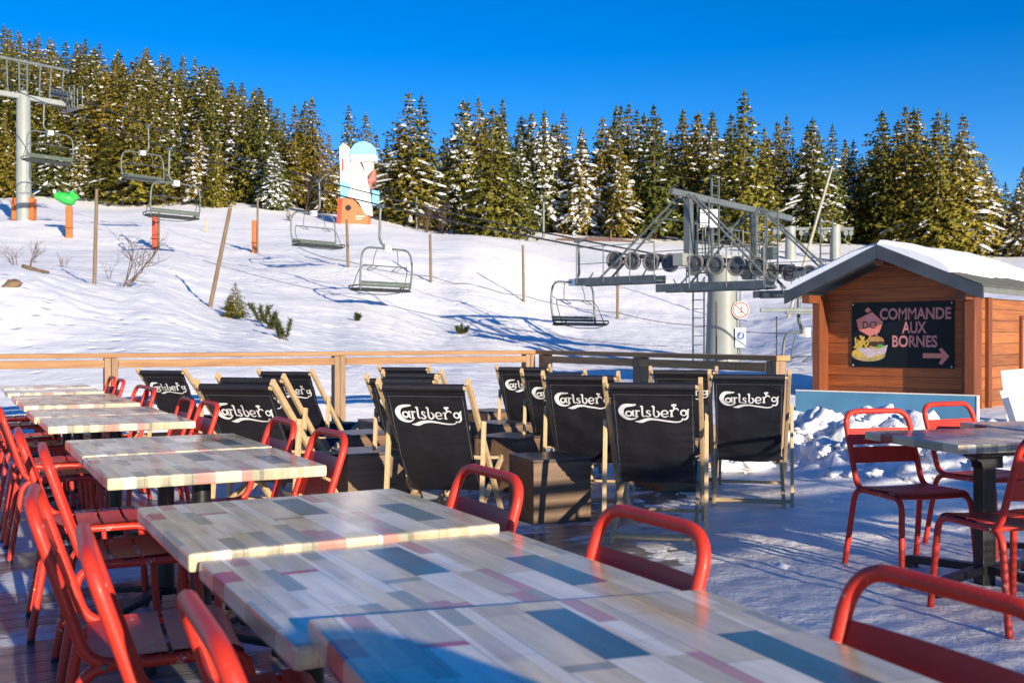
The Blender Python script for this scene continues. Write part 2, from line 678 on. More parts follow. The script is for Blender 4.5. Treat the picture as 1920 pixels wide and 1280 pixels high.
M = {}
def slope_mat():
    m = snow_mat('slope_snow', (0.93, 0.93, 0.94), 0.55, 1.6, 0.09)
    n = m.node_tree
    b = n.nodes['Principled BSDF']
    b0 = b.inputs['Normal'].links[0].from_node
    tc = N(n, 'ShaderNodeTexCoord')
    mp = N(n, 'ShaderNodeMapping')
    mp.inputs['Rotation'].default_value = (0, 0, 0.35)
    mp.inputs['Scale'].default_value = (0.5, 2.6, 0.5)
    n.links.new(tc.outputs['Object'], mp.inputs[0])
    nz = N(n, 'ShaderNodeTexNoise')
    nz.inputs['Scale'].default_value = 1.0
    nz.inputs['Detail'].default_value = 5
    n.links.new(mp.outputs[0], nz.inputs['Vector'])
    vo = N(n, 'ShaderNodeTexVoronoi')
    vo.inputs['Scale'].default_value = 2.2
    n.links.new(tc.outputs['Object'], vo.inputs['Vector'])
    vr = ramp(n, [(0.0, 0.0), (0.28, 1.0)])
    n.links.new(vo.outputs['Distance'], vr.inputs[0])
    nm = N(n, 'ShaderNodeTexNoise')
    nm.inputs['Scale'].default_value = 0.14
    nm.inputs['Detail'].default_value = 4
    n.links.new(tc.outputs['Object'], nm.inputs['Vector'])
    gr = ramp(n, [(0.5, 0.0), (0.62, 1.0)])
    n.links.new(nm.outputs['Fac'], gr.inputs[0])
    mu = N(n, 'ShaderNodeMath', operation='MULTIPLY')
    n.links.new(vr.outputs[0], mu.inputs[0])
    n.links.new(gr.outputs[0], mu.inputs[1])
    ad = N(n, 'ShaderNodeMath', operation='MULTIPLY_ADD')
    n.links.new(nz.outputs['Fac'], ad.inputs[0])
    ad.inputs[1].default_value = 0.45
    n.links.new(mu.outputs[0], ad.inputs[2])
    b2 = N(n, 'ShaderNodeBump')
    b2.inputs['Strength'].default_value = 0.5
    b2.inputs['Distance'].default_value = 0.09
    n.links.new(ad.outputs[0], b2.inputs['Height'])
    n.links.new(b0.outputs[0], b2.inputs['Normal'])
    n.links.new(b2.outputs[0], b.inputs['Normal'])
    return m


M['snow'] = slope_mat()
M['pile'] = snow_mat('piled_snow', (0.86, 0.87, 0.9), 0.6, 9.0, 0.04)
M['roof_snow'] = snow_mat('roof_snow', (0.86, 0.88, 0.91), 0.25, 2.0, 0.05)
M['branch_snow'] = simple('branch_snow', (0.80, 0.81, 0.84), 0.7, 0.05, 4)
M['ice'] = snow_mat('packed_ice', (0.95, 0.91, 0.86), 0.9, 5.0, 0.06)
M['ice'].node_tree.nodes['Principled BSDF'].inputs['Roughness'].default_value = 0.36
M['ice'].node_tree.nodes['Principled BSDF'].inputs['Specular IOR Level'].default_value = 0.5
M['needles'] = foliage_mat()
M['sapling'] = simple('sapling_needles', (0.055, 0.070, 0.014), 0.7, 0.4, 9)
M['bark'] = simple('bark', (0.13, 0.09, 0.06), 0.9, 0.35, 6, 0.5, 12)
M['twig'] = simple('twigs', (0.11, 0.075, 0.05), 0.9, 0.3, 6)
M['deck'] = deck_mat()
M['table'] = table_mat()
def red_mat():
    m = simple('red_paint', (0.58, 0.036, 0.020), 0.47, 0.12, 7, 0.07, 180, coat=0.05)
    n = m.node_tree
    b = n.nodes['Principled BSDF']
    b.inputs['Specular IOR Level'].default_value = 0.35
    src = b.inputs['Base Color'].links[0].from_socket
    tc = N(n, 'ShaderNodeTexCoord')
    nz = N(n, 'ShaderNodeTexNoise')
    nz.inputs['Scale'].default_value = 75
    nz.inputs['Detail'].default_value = 3
    n.links.new(tc.outputs['Object'], nz.inputs['Vector'])
    n5 = N(n, 'ShaderNodeTexNoise')
    n5.inputs['Scale'].default_value = 6
    n.links.new(tc.outputs['Object'], n5.inputs['Vector'])
    mu = N(n, 'ShaderNodeMath', operation='MULTIPLY')
    n.links.new(nz.outputs['Fac'], mu.inputs[0])
    n.links.new(n5.outputs['Fac'], mu.inputs[1])
    rp = ramp(n, [(0.405, 0.0), (0.42, 0.85)])
    n.links.new(mu.outputs[0], rp.inputs[0])
    mx = N(n, 'ShaderNodeMix', data_type='RGBA')
    n.links.new(rp.outputs[0], mx.inputs[0])
    n.links.new(src, mx.inputs[6])
    mx.inputs[7].default_value = (0.55, 0.40, 0.36, 1)
    n.links.new(mx.outputs[2], b.inputs['Base Color'])
    return m


M['red'] = red_mat()
M['black_steel'] = simple('black_steel', (0.010, 0.010, 0.012), 0.38, 0.3, 12, 0.08, 200)
M['rubber'] = simple('rubber', (0.015, 0.013, 0.02), 0.7, 0.2)
M['pine_x'] = wood_mat('pine_frame', (0.50, 0.33, 0.16), (0.66, 0.49, 0.28), 'y', 1.6, 0.55)
M['canvas'] = simple('black_canvas', (0.010, 0.010, 0.016), 0.62, 0.3, 5, 0.35, 9.0)
M['thread'] = simple('seam_thread', (0.16, 0.16, 0.18), 0.8, 0.2)
M['white_print'] = simple('white_print', (0.82, 0.82, 0.84), 0.7, 0.05)
M['box'] = wood_mat('brown_plywood', (0.10, 0.056, 0.032), (0.23, 0.14, 0.08), 'x', 0.8, 0.55)
M['box_top'] = simple('dark_box_top', (0.07, 0.05, 0.045), 0.3, 0.3, 5, 0.08, 40)
M['rail_v'] = wood_mat('rail_post_timber', (0.19, 0.115, 0.065), (0.40, 0.26, 0.155), 'z', 0.8, 0.75)
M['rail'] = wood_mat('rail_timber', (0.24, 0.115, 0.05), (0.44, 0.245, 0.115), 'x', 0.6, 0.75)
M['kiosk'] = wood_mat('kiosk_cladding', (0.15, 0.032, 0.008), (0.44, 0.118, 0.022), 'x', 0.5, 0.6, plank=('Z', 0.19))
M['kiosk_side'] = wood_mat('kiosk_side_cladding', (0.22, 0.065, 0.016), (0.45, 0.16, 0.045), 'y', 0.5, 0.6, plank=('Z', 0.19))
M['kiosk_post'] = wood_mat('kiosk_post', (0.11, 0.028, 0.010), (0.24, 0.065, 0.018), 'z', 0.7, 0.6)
M['barge'] = simple('dark_barge_metal', (0.05, 0.06, 0.075), 0.45, 0.2, 3, 0.05, 30)
M['zinc_roof'] = simple('corrugated_roof', (0.22, 0.22, 0.18), 0.45, 0.15, 4, metal=0.4)
M['galv'] = simple('galvanised_steel', (0.145, 0.165, 0.16), 0.48, 0.2, 3, 0.06, 30, metal=0.3)
M['tower'] = simple('painted_tower', (0.27, 0.29, 0.275), 0.5, 0.10, 1.5, 0.05, 20)
M['lift_tube'] = simple('lift_tube', (0.13, 0.15, 0.145), 0.45, 0.2, 3, metal=0.2)
M['dark_steel'] = simple('dark_steel', (0.085, 0.105, 0.115), 0.5, 0.3, 4, metal=0.3)
M['tyre'] = simple('sheave_rubber', (0.17, 0.165, 0.16), 0.6, 0.2)
M['sheave'] = simple('sheave_disc', (0.07, 0.075, 0.085), 0.45, 0.2, 6)
M['cable'] = simple('steel_cable', (0.03, 0.03, 0.032), 0.5, 0.2)
M['lift_seat'] = simple('lift_seat', (0.022, 0.025, 0.022), 0.5, 0.25)
M['lift_back'] = simple('lift_seat_slats', (0.085, 0.11, 0.09), 0.5, 0.2)
M['orange_pad'] = simple('orange_padding', (0.46, 0.115, 0.02), 0.7, 0.18, 3, 0.2, 6)
M['red_pad'] = simple('red_padding', (0.42, 0.055, 0.02), 0.7, 0.18, 3, 0.2, 6)
M['lean'] = simple('leaning_pole_paint', (0.42, 0.38, 0.29), 0.6, 0.15)
M['rail_lifted'] = wood_mat('lifted_rail_timber', (0.38, 0.175, 0.07), (0.60, 0.34, 0.155), 'x', 0.6, 0.75)  # rail timber in a lighter copy, making up for light missing on the unlit side
M['pole'] = wood_mat('weathered_pole', (0.11, 0.075, 0.045), (0.25, 0.17, 0.10), 'z', 0.6, 0.8)
M['green'] = simple('green_cover', (0.03, 0.42, 0.06), 0.5, 0.15)
M['yellow'] = simple('yellow_paint', (0.65, 0.42, 0.03), 0.5, 0.15)
M['white'] = simple('white_paint', (0.78, 0.77, 0.75), 0.5, 0.05)
M['sky_blue'] = simple('light_blue_paint', (0.22, 0.55, 0.75), 0.5, 0.08)
M['cream'] = simple('cream_paint', (0.75, 0.66, 0.55), 0.5, 0.06)
M['coral'] = simple('coral_paint', (0.62, 0.16, 0.13), 0.5, 0.1)
M['terracotta'] = simple('terracotta_paint', (0.55, 0.17, 0.06), 0.6, 0.1)
M['navy'] = simple('navy_paint', (0.03, 0.07, 0.16), 0.5, 0.1)
M['panel_blue'] = simple('blue_panel', (0.07, 0.20, 0.33), 0.32, 0.25, 1.2, 0.03, 4)
M['sign_dark'] = simple('dark_sign', (0.006, 0.010, 0.014), 0.45, 0.2, 4)
M['sign_dark'].node_tree.nodes['Principled BSDF'].inputs['Specular IOR Level'].default_value = 0.2
M['sign_pink'] = simple('pink_lettering', (0.70, 0.27, 0.26), 0.6, 0.05)
M['sign_black'] = simple('black_lettering', (0.01, 0.008, 0.01), 0.6, 0.05)
M['sign_coral'] = simple('coral_print', (0.70, 0.22, 0.17), 0.6, 0.05)
M['food_bun'] = simple('bun_print', (0.50, 0.25, 0.08), 0.6, 0.25, 9)
M['food_fries'] = simple('fries_print', (0.62, 0.42, 0.06), 0.6, 0.2, 9)
M['food_board'] = simple('board_print', (0.45, 0.33, 0.14), 0.6, 0.2, 9)
M['food_paper'] = simple('paper_print', (0.62, 0.45, 0.48), 0.6, 0.25, 22, col2=(0.72, 0.62, 0.64))
M['food_meat'] = simple('patty_print', (0.06, 0.03, 0.02), 0.6, 0.3, 9)
M['food_leaf'] = simple('lettuce_print', (0.10, 0.35, 0.06), 0.6, 0.2, 9)
M['sign_red'] = simple('sign_red', (0.6, 0.03, 0.03), 0.5, 0.05)
M['sign_blue'] = simple('sign_blue', (0.02, 0.07, 0.35), 0.5, 0.05)
M['rock'] = simple('rock', (0.15, 0.10, 0.06), 0.9, 0.35, 4, 0.6, 8)
M['rope'] = simple('rope', (0.04, 0.05, 0.07), 0.8, 0.2)
M['netting'] = simple('brown_netting', (0.12, 0.075, 0.065), 0.9, 0.2, 20)
M['glass_pane'] = simple('pale_window', (0.55, 0.58, 0.55), 0.2, 0.08)


# ------------------------------------------------------------------ terrain
def pchip(xs, ys):
    n = len(xs)
    h = [xs[i + 1] - xs[i] for i in range(n - 1)]
    d = [(ys[i + 1] - ys[i]) / h[i] for i in range(n - 1)]
    mm = [d[0]] + [0 if d[i - 1] * d[i] <= 0 else 2 * d[i - 1] * d[i] / (d[i - 1] + d[i]) for i in range(1, n - 1)] + [d[-1]]

    def f(x):
        if x <= xs[0]:
            return ys[0]
        if x >= xs[-1]:
            return ys[-1] + mm[-1] * 0.35 * (x - xs[-1])
        i = 0
        while x > xs[i + 1]:
            i += 1
        t = (x - xs[i]) / h[i]
        return ((1 + 2 * t) * (1 - t) ** 2 * ys[i] + t * (1 - t) ** 2 * h[i] * mm[i] + t * t * (3 - 2 * t) * ys[i + 1] + t * t * (t - 1) * h[i] * mm[i + 1])
    return f


PROFILE = {
    0: (10.9, -0.35, [(14, 760), (18, 655), (23, 513), (28, 507), (45, 468), (62, 410), (88, 362), (110, 285), (150, 200), (220, 110)]),
    250: (11.6, -0.35, [(15, 715), (20, 625), (26, 547), (30, 535), (45, 480), (62, 425), (88, 378), (110, 315), (150, 235), (220, 150)]),
    450: (12.2, -0.35, [(16, 705), (22, 637), (28, 594), (34, 566), (45, 515), (62, 450), (85, 388), (110, 342), (150, 285), (220, 230)]),
    650: (12.8, -0.35, [(18, 705), (24, 655), (30, 615), (38, 555), (50, 490), (65, 443), (88, 408), (110, 392), (150, 370), (220, 350)]),
    850: (13.3, -0.35, [(19, 708), (26, 672), (36, 618), (46, 545), (61, 472), (95, 430), (120, 416), (220, 400)]),
    1100: (12.8, -0.3, [(19, 728), (27, 700), (38, 655), (48, 602), (62, 524), (80, 466), (95, 442), (120, 428), (220, 415)]),
    1350: (10.5, -0.12, [(15, 748), (22, 712), (30, 690), (40, 652), (55, 578), (75, 490), (100, 446), (130, 435), (220, 425)]),
    1600: (9.5, -0.06, [(16, 772), (20, 742), (30, 668), (45, 600), (65, 530), (100, 458), (130, 448), (220, 440)]),
    1900: (8.5, -0.06, [(16, 772), (20, 744), (30, 670), (45, 610), (70, 530), (100, 475), (130, 462), (220, 455)]),
}
PXS = sorted(PROFILE)
PF = []
for k_ in PXS:
    z0, zz, lst = PROFILE[k_]
    PF.append(pchip([z0] + [q[0] for q in lst], [zz] + [zat(q[1], q[0]) for q in lst]))


def base_h(X, Y):
    a = 960 + FPX * X / max(Y, 0.5)
    if a <= PXS[0]:
        return PF[0](Y)
    if a >= PXS[-1]:
        return PF[-1](Y)
    i = 0
    while a > PXS[i + 1]:
        i += 1
    t = (a - PXS[i]) / (PXS[i + 1] - PXS[i])
    t = t * t * (3 - 2 * t)
    return PF[i](Y) * (1 - t) + PF[i + 1](Y) * t


def ground(X, Y):
    z = base_h(X, Y)
    d = Y
    amp = min(1.0, max(0.0, (d - 13) / 12.0))
    if X > 2.0:
        amp *= min(1.0, max(0.15, (d - 15) / 15))
    q = Vector((X, Y, 0))
    z += amp * 0.24 * noise.noise(q * 0.11 + Vector((7, 3, 1)))
    z += amp * 0.09 * noise.noise(q * 0.35)
    z += amp * 0.035 * noise.noise(q * 1.1)
    pt = noise.noise(q * 0.9 + Vector((4, 9, 2)))
    pm = max(0.0, noise.noise(q * 0.17 + Vector((1, 5, 3))) + 0.15)
    z -= amp * pm * 0.30 * max(0.0, noise.noise(q * 2.1 + Vector((0, 0, 7))) - 0.28)
    z += amp * pm * 0.16 * max(0.0, noise.noise(q * 3.3 + Vector((0, 0, 3))) - 0.25)
    t = noise.noise(q * 2.6)
    z += 0.035 * amp * (t if t > 0 else t * 1.8) * (1.0 if d < 60 else 0.5)
    # wind ripples on the near bank, tracks across the piste
    return z


def build_terrain():
    rows = []
    na = 420
    Zs = []
    z = 8.4
    while z < 240:
        Zs.append(z)
        z += max(0.07, 0.0075 * z) if z < 70 else 0.02 * z
    for Z in Zs:
        row = []
        for j in range(na + 1):
            a = -0.85 + 1.6 * j / na
            X = a * Z
            h = ground(X, Z)
            p = Vector((X, Z, 0))
            u = p.dot(A)
            v = p.dot(B)
            if u < 12.25 and v < 7.25:
                h = min(h, -0.35)
            row.append((X, Z, h))
        rows.append(row)
    o = MB().grid(rows, flip=True).build('snow_slope', M['snow'])
    struct(o)
    return o


build_terrain()
gm = MB()
ring = []
for rr, zz in ((0.5, -0.62), (40, -0.62), (300, -0.7), (6000, -4.0)):
    ring.append([(rr * math.cos(2 * math.pi * k / 64), rr * math.sin(2 * math.pi * k / 64), zz) for k in range(65)])
struct(gm.grid(ring, flip=True).build('ground', M['snow']))

# deck: local x = B, local y = A
dk = MB()
dk.box((-0.9, 4.4, -0.06), (15.6, 15.6, 0.12), bev=0.004)
deck = struct(dk.build('deck', M['deck'], rz=ROT_AB))


# packed snow over the right part of the deck and the ground past it
def packed():
    mb = MB()
    us = [0.5 + 0.045 * i for i in range(185)]
    vs = [2.4 + 0.045 * j for j in range(190)]
    idx = {}
    verts = []
    faces = []

    def h(u, v):
        q = Vector((u, v, 0))
        e = 3.35 - 0.5 * max(0, min(1, (4.6 - u))) + 0.5 * noise.noise(q * 0.7) + 0.35 * noise.noise(q * 2.1) + max(0, u - 4.3) * 0.9
        if u > 7:
            e = max(e, 6.9)
        t = (v - e)
        if t < -0.7:
            return None
        lift = max(-1.0, min(1.0, t / 0.95))
        return lift * 0.02 + 0.006 + 0.010 * noise.noise(q * 1.4) + 0.010 * noise.noise(q * 4.3) + 0.008 * noise.noise(q * 9) + 0.004 * noise.noise(q * 17) + (0.02 if v > 7 else 0)

    H = {(i, j): h(us[i], vs[j]) for i in range(len(us)) for j in range(len(vs))}
    for i in range(len(us) - 1):
        for j in range(len(vs) - 1):
            ks = [(i, j), (i, j + 1), (i + 1, j + 1), (i + 1, j)]
            if any(H[k] is None for k in ks):
                continue
            f = []
            for k in ks:
                if k not in idx:
                    idx[k] = len(verts)
                    p = P(us[k[0]], vs[k[1]], H[k])
                    verts.append(p)
                f.append(idx[k])
            faces.append(f[::-1])
    mb.add(verts, faces, 0, True)
    o = mb.build('packed_snow', M['ice'])
    tag(o, 'packed icy snow trodden flat over the right of the terrace', 'packed snow', kind='stuff')


packed()


def lump(mb, c, s, seed, sub=2, mi=0, rough=0.35):
    bm = bmesh.new()
    bmesh.ops.create_icosphere(bm, subdivisions=sub, radius=1.0)
    rnd = Vector((seed * 3.1, seed * 1.7, seed * 0.9))
    rot = Matrix.Rotation(seed * 2.3, 4, 'Z') @ Matrix.Rotation(seed * 1.1, 4, 'X')
    for q in bm.verts:
        p = q.co
        d = 1 + rough * noise.noise(p * 1.3 + rnd) + rough * 0.7 * noise.noise(p * 2.7 + rnd) + rough * .4 * noise.noise(p * 6 + rnd)
        m_ = max(abs(p.x), abs(p.y), abs(p.z))
        p = p * (0.6 + 0.4 / max(m_, 0.4) * 0.75) * d
        q.co = p
    bm.verts.index_update()
    vs = [Vector(c) + Vector(((rot @ q.co).x * s[0], (rot @ q.co).y * s[1], (rot @ q.co).z * s[2])) for q in bm.verts]
    fs = [[q.index for q in f.verts] for f in bm.faces]
    bm.free()
    mb.add(vs, fs, mi, True)


def snow_piles():
    rnd = random.Random(5)
    mb = MB()
    # ridge of shovelled snow: (px, Z, height, radius)
    ridge = [(1395, 9.9, 0.10, 0.35), (1440, 10.2, 0.15, .4), (1490, 10.4, 0.30, .5), (1530, 10.6, 0.34, .55), (1580, 10.4, .30, .6), (1640, 10.2, .32, .6), (1700, 10.0, .30, .6), (1760, 9.9, .27, .6), (1830, 9.8, .26, .6), (1900, 9.7, .28, .6), (1990, 9.5, .3, .7), (1640, 11.6, .42, .5), (1500, 12.2, .30, .6),
             (1575, 9.5, .20, .45), (1620, 9.2, .27, .5), (1690, 9.0, .30, .55), (1760, 8.9, .30, .55), (1840, 8.8, .30, .55), (1920, 8.7, .32, .6)]

    def field(p):
        z = 0
        for x, Z, hh, rr in ridge:
            c = px(x, Z)
            d2 = (p.x - c.x) ** 2 + (p.y - c.y) ** 2
            z = max(z, hh * math.exp(-d2 / (rr * rr))) + 0.15 * hh * math.exp(-d2 / (rr * rr))
        return z

    rows = []
    for i in range(105):
        Z = 7.7 + i * 0.055
        row = []
        for j in range(150):
            X = 1.9 + j * 0.032 * (Z / 8.6)
            p = Vector((X, Z, 0))
            f = field(p)
            q = p * 2.8
            b = abs(noise.noise(q)) * 1.0 + abs(noise.noise(q * 2.3)) * 0.5 + abs(noise.noise(q * 5)) * 0.2
            z = f * (0.55 + 0.75 * b) - 0.025
            row.append((X, Z, z))
        rows.append(row)
    mb.grid(rows, flip=True)
    for k in range(230):
        x, Z, hh, rr = rnd.choice(ridge)
        c = px(x, Z)
        p = Vector((c.x + rnd.gauss(0, rr * 0.55), c.y + rnd.gauss(0, rr * 0.45) - 0.1, 0))
        s = rnd.uniform(0.03, 0.12) if rnd.random() < 0.8 else rnd.uniform(0.1, 0.2)
        lump(mb, (p.x, p.y, field(p) * 0.85), (s * rnd.uniform(.8, 1.5), s * rnd.uniform(.8, 1.4), s * rnd.uniform(.6, 1)), k + 1, 3, rough=0.55)
    o = mb.build('snow_pile', M['pile'])
    tag(o, 'heap of shovelled snow lumps in front of the wooden kiosk', 'snow heap', kind='stuff')
    # crumbs of snow on the terrace
    mb = MB()
    for k in range(260):
        if k < 110:
            p = P(rnd.uniform(2.6, 4.2), rnd.uniform(3.7, 4.9))
        else:
            p = P(rnd.uniform(5.5, 8.5), rnd.uniform(2.0, 6.8))
        s = rnd.uniform(0.004, 0.016) if rnd.random() < .9 else rnd.uniform(.016, .032)
        lump(mb, (p.x, p.y, s * 0.25), (s * 1.5, s * 1.2, s * .8), k + 300, 2 if s > .016 else 1, rough=.6)
    o = mb.build('snow_crumbs', M['pile'])
    tag(o, 'loose crumbs of snow scattered over the icy terrace', 'snow', kind='stuff')


snow_piles()


# ------------------------------------------------------------------ railing
def railing(name, p0, p1, posts, label, flip, mt='rail'):
    """p0 -> p1, local x along the rail"""
    d = p1 - p0
    L = d.length
    rz = math.atan2(d.y, d.x)
    root = empty(name, p0, rz, label, 'railing', 'timber railings round the terrace')
    tr = MB()
    nseg = len(posts)
    tr.box((L / 2, 0, 1.045), (L + 0.2, 0.17, 0.05), bev=0.006)
    tr.build('top_rail', M[mt], root)
    for a, b in zip(posts[:-1], posts[1:]):
        m = MB()
        m.box(((a + b) / 2, flip * 0.045, 0.955), (b - a - 0.145, 0.05, 0.085), bev=0.005)
        m.build('lower_rail', M[mt], root)
        m = MB()
        m.box(((a + b) / 2, flip * 0.045, 0.11), (b - a - 0.145, 0.05, 0.15), bev=0.005)
        m.build('kick_board', M[mt], root)
    for a in posts:
        m = MB()
        m.box((a - 0.036, 0, 0.47), (0.068, 0.13, 1.095), bev=0.006)
        m.box((a + 0.036, 0, 0.47), (0.068, 0.13, 1.096), bev=0.006)
        m.build('post', M['rail_v'], root)
    return root


RU, RV = 12.0, 6.95
LV = [-3.2, -0.9, 1.55, 4.15, 6.80]
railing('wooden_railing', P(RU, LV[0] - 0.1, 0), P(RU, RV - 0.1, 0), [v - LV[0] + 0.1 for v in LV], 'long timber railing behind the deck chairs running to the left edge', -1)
railing('wooden_railing', P(RU - 0.1, RV, 0), P(7.45, RV, 0), [0.1, 2.25, 4.45], 'short timber railing leading from the corner towards the kiosk', -1, 'rail_lifted')


# ------------------------------------------------------------------ tables
TW, TD = 0.80, 0.735
TG = 'patchwork bistro tables on the terrace'


def make_table(label):
    root = empty('bistro_table', (0, 0, 0), 0, label, 'table', TG)
    m = MB()
    m.box((0, 0, 0.728), (TW, TD, 0.044), bev=0.009)
    m.build('tabletop', M['table'], root)
    m = MB()
    m.tube([(0, 0, 0.05), (0, 0, 0.69)], 0.038, 20)
    m.box((0, 0, 0.695), (0.34, 0.34, 0.016), bev=0.003)
    m.build('pedestal', M['black_steel'], root)
    m = MB()
    for an in (45, 135, 225, 315):
        d = Vector((math.cos(R(an)), math.sin(R(an)), 0))
        m.beam(d * 0.03 + Vector((0, 0, 0.075)), d * 0.36 + Vector((0, 0, 0.048)), 0.055, 0.03, bev=0.006)
        m.beam(d * 0.35 + Vector((0, 0, 0.055)), d * 0.35 + Vector((0, 0, 0.002)), 0.05, 0.045, up=d, bev=0.004)
    m.build('base', M['black_steel'], root)
    return root


T0 = make_table('nearest patchwork table, cut off by the bottom of the picture')
TABLES = [
    # u front, v left, dz, roll, label
    (0.895, 0.515, 0.006, 0.035, 'nearest patchwork table, cut off by the bottom of the picture'),
    (1.645, 0.49, -0.010, 0.004, 'patchwork table second from the front, wedged between its neighbours'),
    (2.400, 0.475, 0.004, 0.0, 'patchwork table third from the front with an ice patch near its middle'),
    (3.850, 0.485, 0.0, 0.0, 'front patchwork table of the pair just behind the gap in the row'),
    (4.620, 0.485, 0.002, 0.0, 'rear patchwork table of the pair just behind the gap in the row'),
    (6.250, 0.48, 0.0, 0.0, 'front patchwork table of the third group counted from the front'),
    (7.000, 0.46, 0.002, 0.0, 'rear patchwork table of the third group counted from the front'),
    (8.200, 0.47, 0.0, 0.0, 'front patchwork table of the fourth group counted from the front'),
    (8.950, 0.46, 0.0, 0.0, 'rear patchwork table of the fourth group counted from the front'),
    (10.10, 0.45, 0.0, 0.0, 'second farthest patchwork table of the long row'),
    (11.05, 0.46, 0.0, 0.0, 'farthest patchwork table of the long row, beside the railing'),
]
for i, (u, v, dz, roll, lab) in enumerate(TABLES):
    o = T0 if i == 0 else dup(T0, label=lab)
    c = P(u + TD / 2, v + TW / 2, dz)
    o.location = c
    o.rotation_euler = (0, roll, ROT_AB)
    if i == 0:
        yaw = ROT_AB - R(4.8)
        q = Matrix.Rotation(yaw, 3, 'Z') @ Vector((TW / 2, -TD / 2, 0))
        o.location = Vector((-0.372, 1.735, dz)) + q
        o.rotation_euler = (0, roll, yaw)

# the right hand row: one table in view, one behind it, the rest beside and behind the camera
ra = Vector((-0.257, 0.966, 0))
rb = Vector((0.966, 0.257, 0))
RROT = math.atan2(rb.y, rb.x)
RC = Vector((2.051, 4.737, 0)) + rb * (TW / 2) + ra * (TD / 2)


def bracket_table():
    root = empty('bistro_table', RC, RROT, 'patchwork table with a black bracket under its top, standing alone on the ice', 'table', TG)
    m = MB()
    m.box((0, 0, 0.728), (TW, TD, 0.044), bev=0.009)
    m.build('tabletop', M['table'], root)
    m = MB()
    m.box((-0.02, -0.08, 0.36), (0.075, 0.075, 0.68), bev=0.006)
    m.prism([(-0.02, 0.70), (0.055, 0.70), (0.055, 0.60), (-0.06, 0.60), (-0.07, 0.63), (-0.12, 0.66), (-0.14, 0.70)], -0.12, -0.04, Matrix(((1, 0, 0, 0), (0, 0, 1, 0), (0, 1, 0, 0), (0, 0, 0, 1))))
    m.box((0.03, -0.05, 0.69), (0.42, 0.4, 0.03), bev=0.004)
    m.build('pedestal', M['black_steel'], root)
    m = MB()
    for an in (20, 110, 200, 290):
        d = Vector((math.cos(R(an)), math.sin(R(an)), 0))
        o_ = Vector((-0.02, -0.08, 0))
        m.beam(o_ + d * 0.03 + Vector((0, 0, 0.10)), o_ + d * 0.42 + Vector((0, 0, 0.075)), 0.05, 0.04, bev=0.006)
        m.beam(o_ + d * 0.405 + Vector((0, 0, 0.09)), o_ + d * 0.405 + Vector((0, 0, 0.0)), 0.05, 0.05, up=d, bev=0.004)
    m.build('base', M['black_steel'], root)


bracket_table()
dup(T0, RC + rb * 0.86 + ra * 0.35, RROT - 0.05, label='patchwork table at the right edge, behind the one with the bracket').rotation_euler = (0, 0, RROT - 0.05)
OFF = []
for i, (u, v) in enumerate(OFF):
    o = dup(T0, P(u + TD / 2, v + TW / 2), label='patchwork table of the right hand row outside the picture')
    o.rotation_euler = (0, 0, ROT_AB)


# ------------------------------------------------------------------ red chairs
CG = 'red metal chairs round the tables'


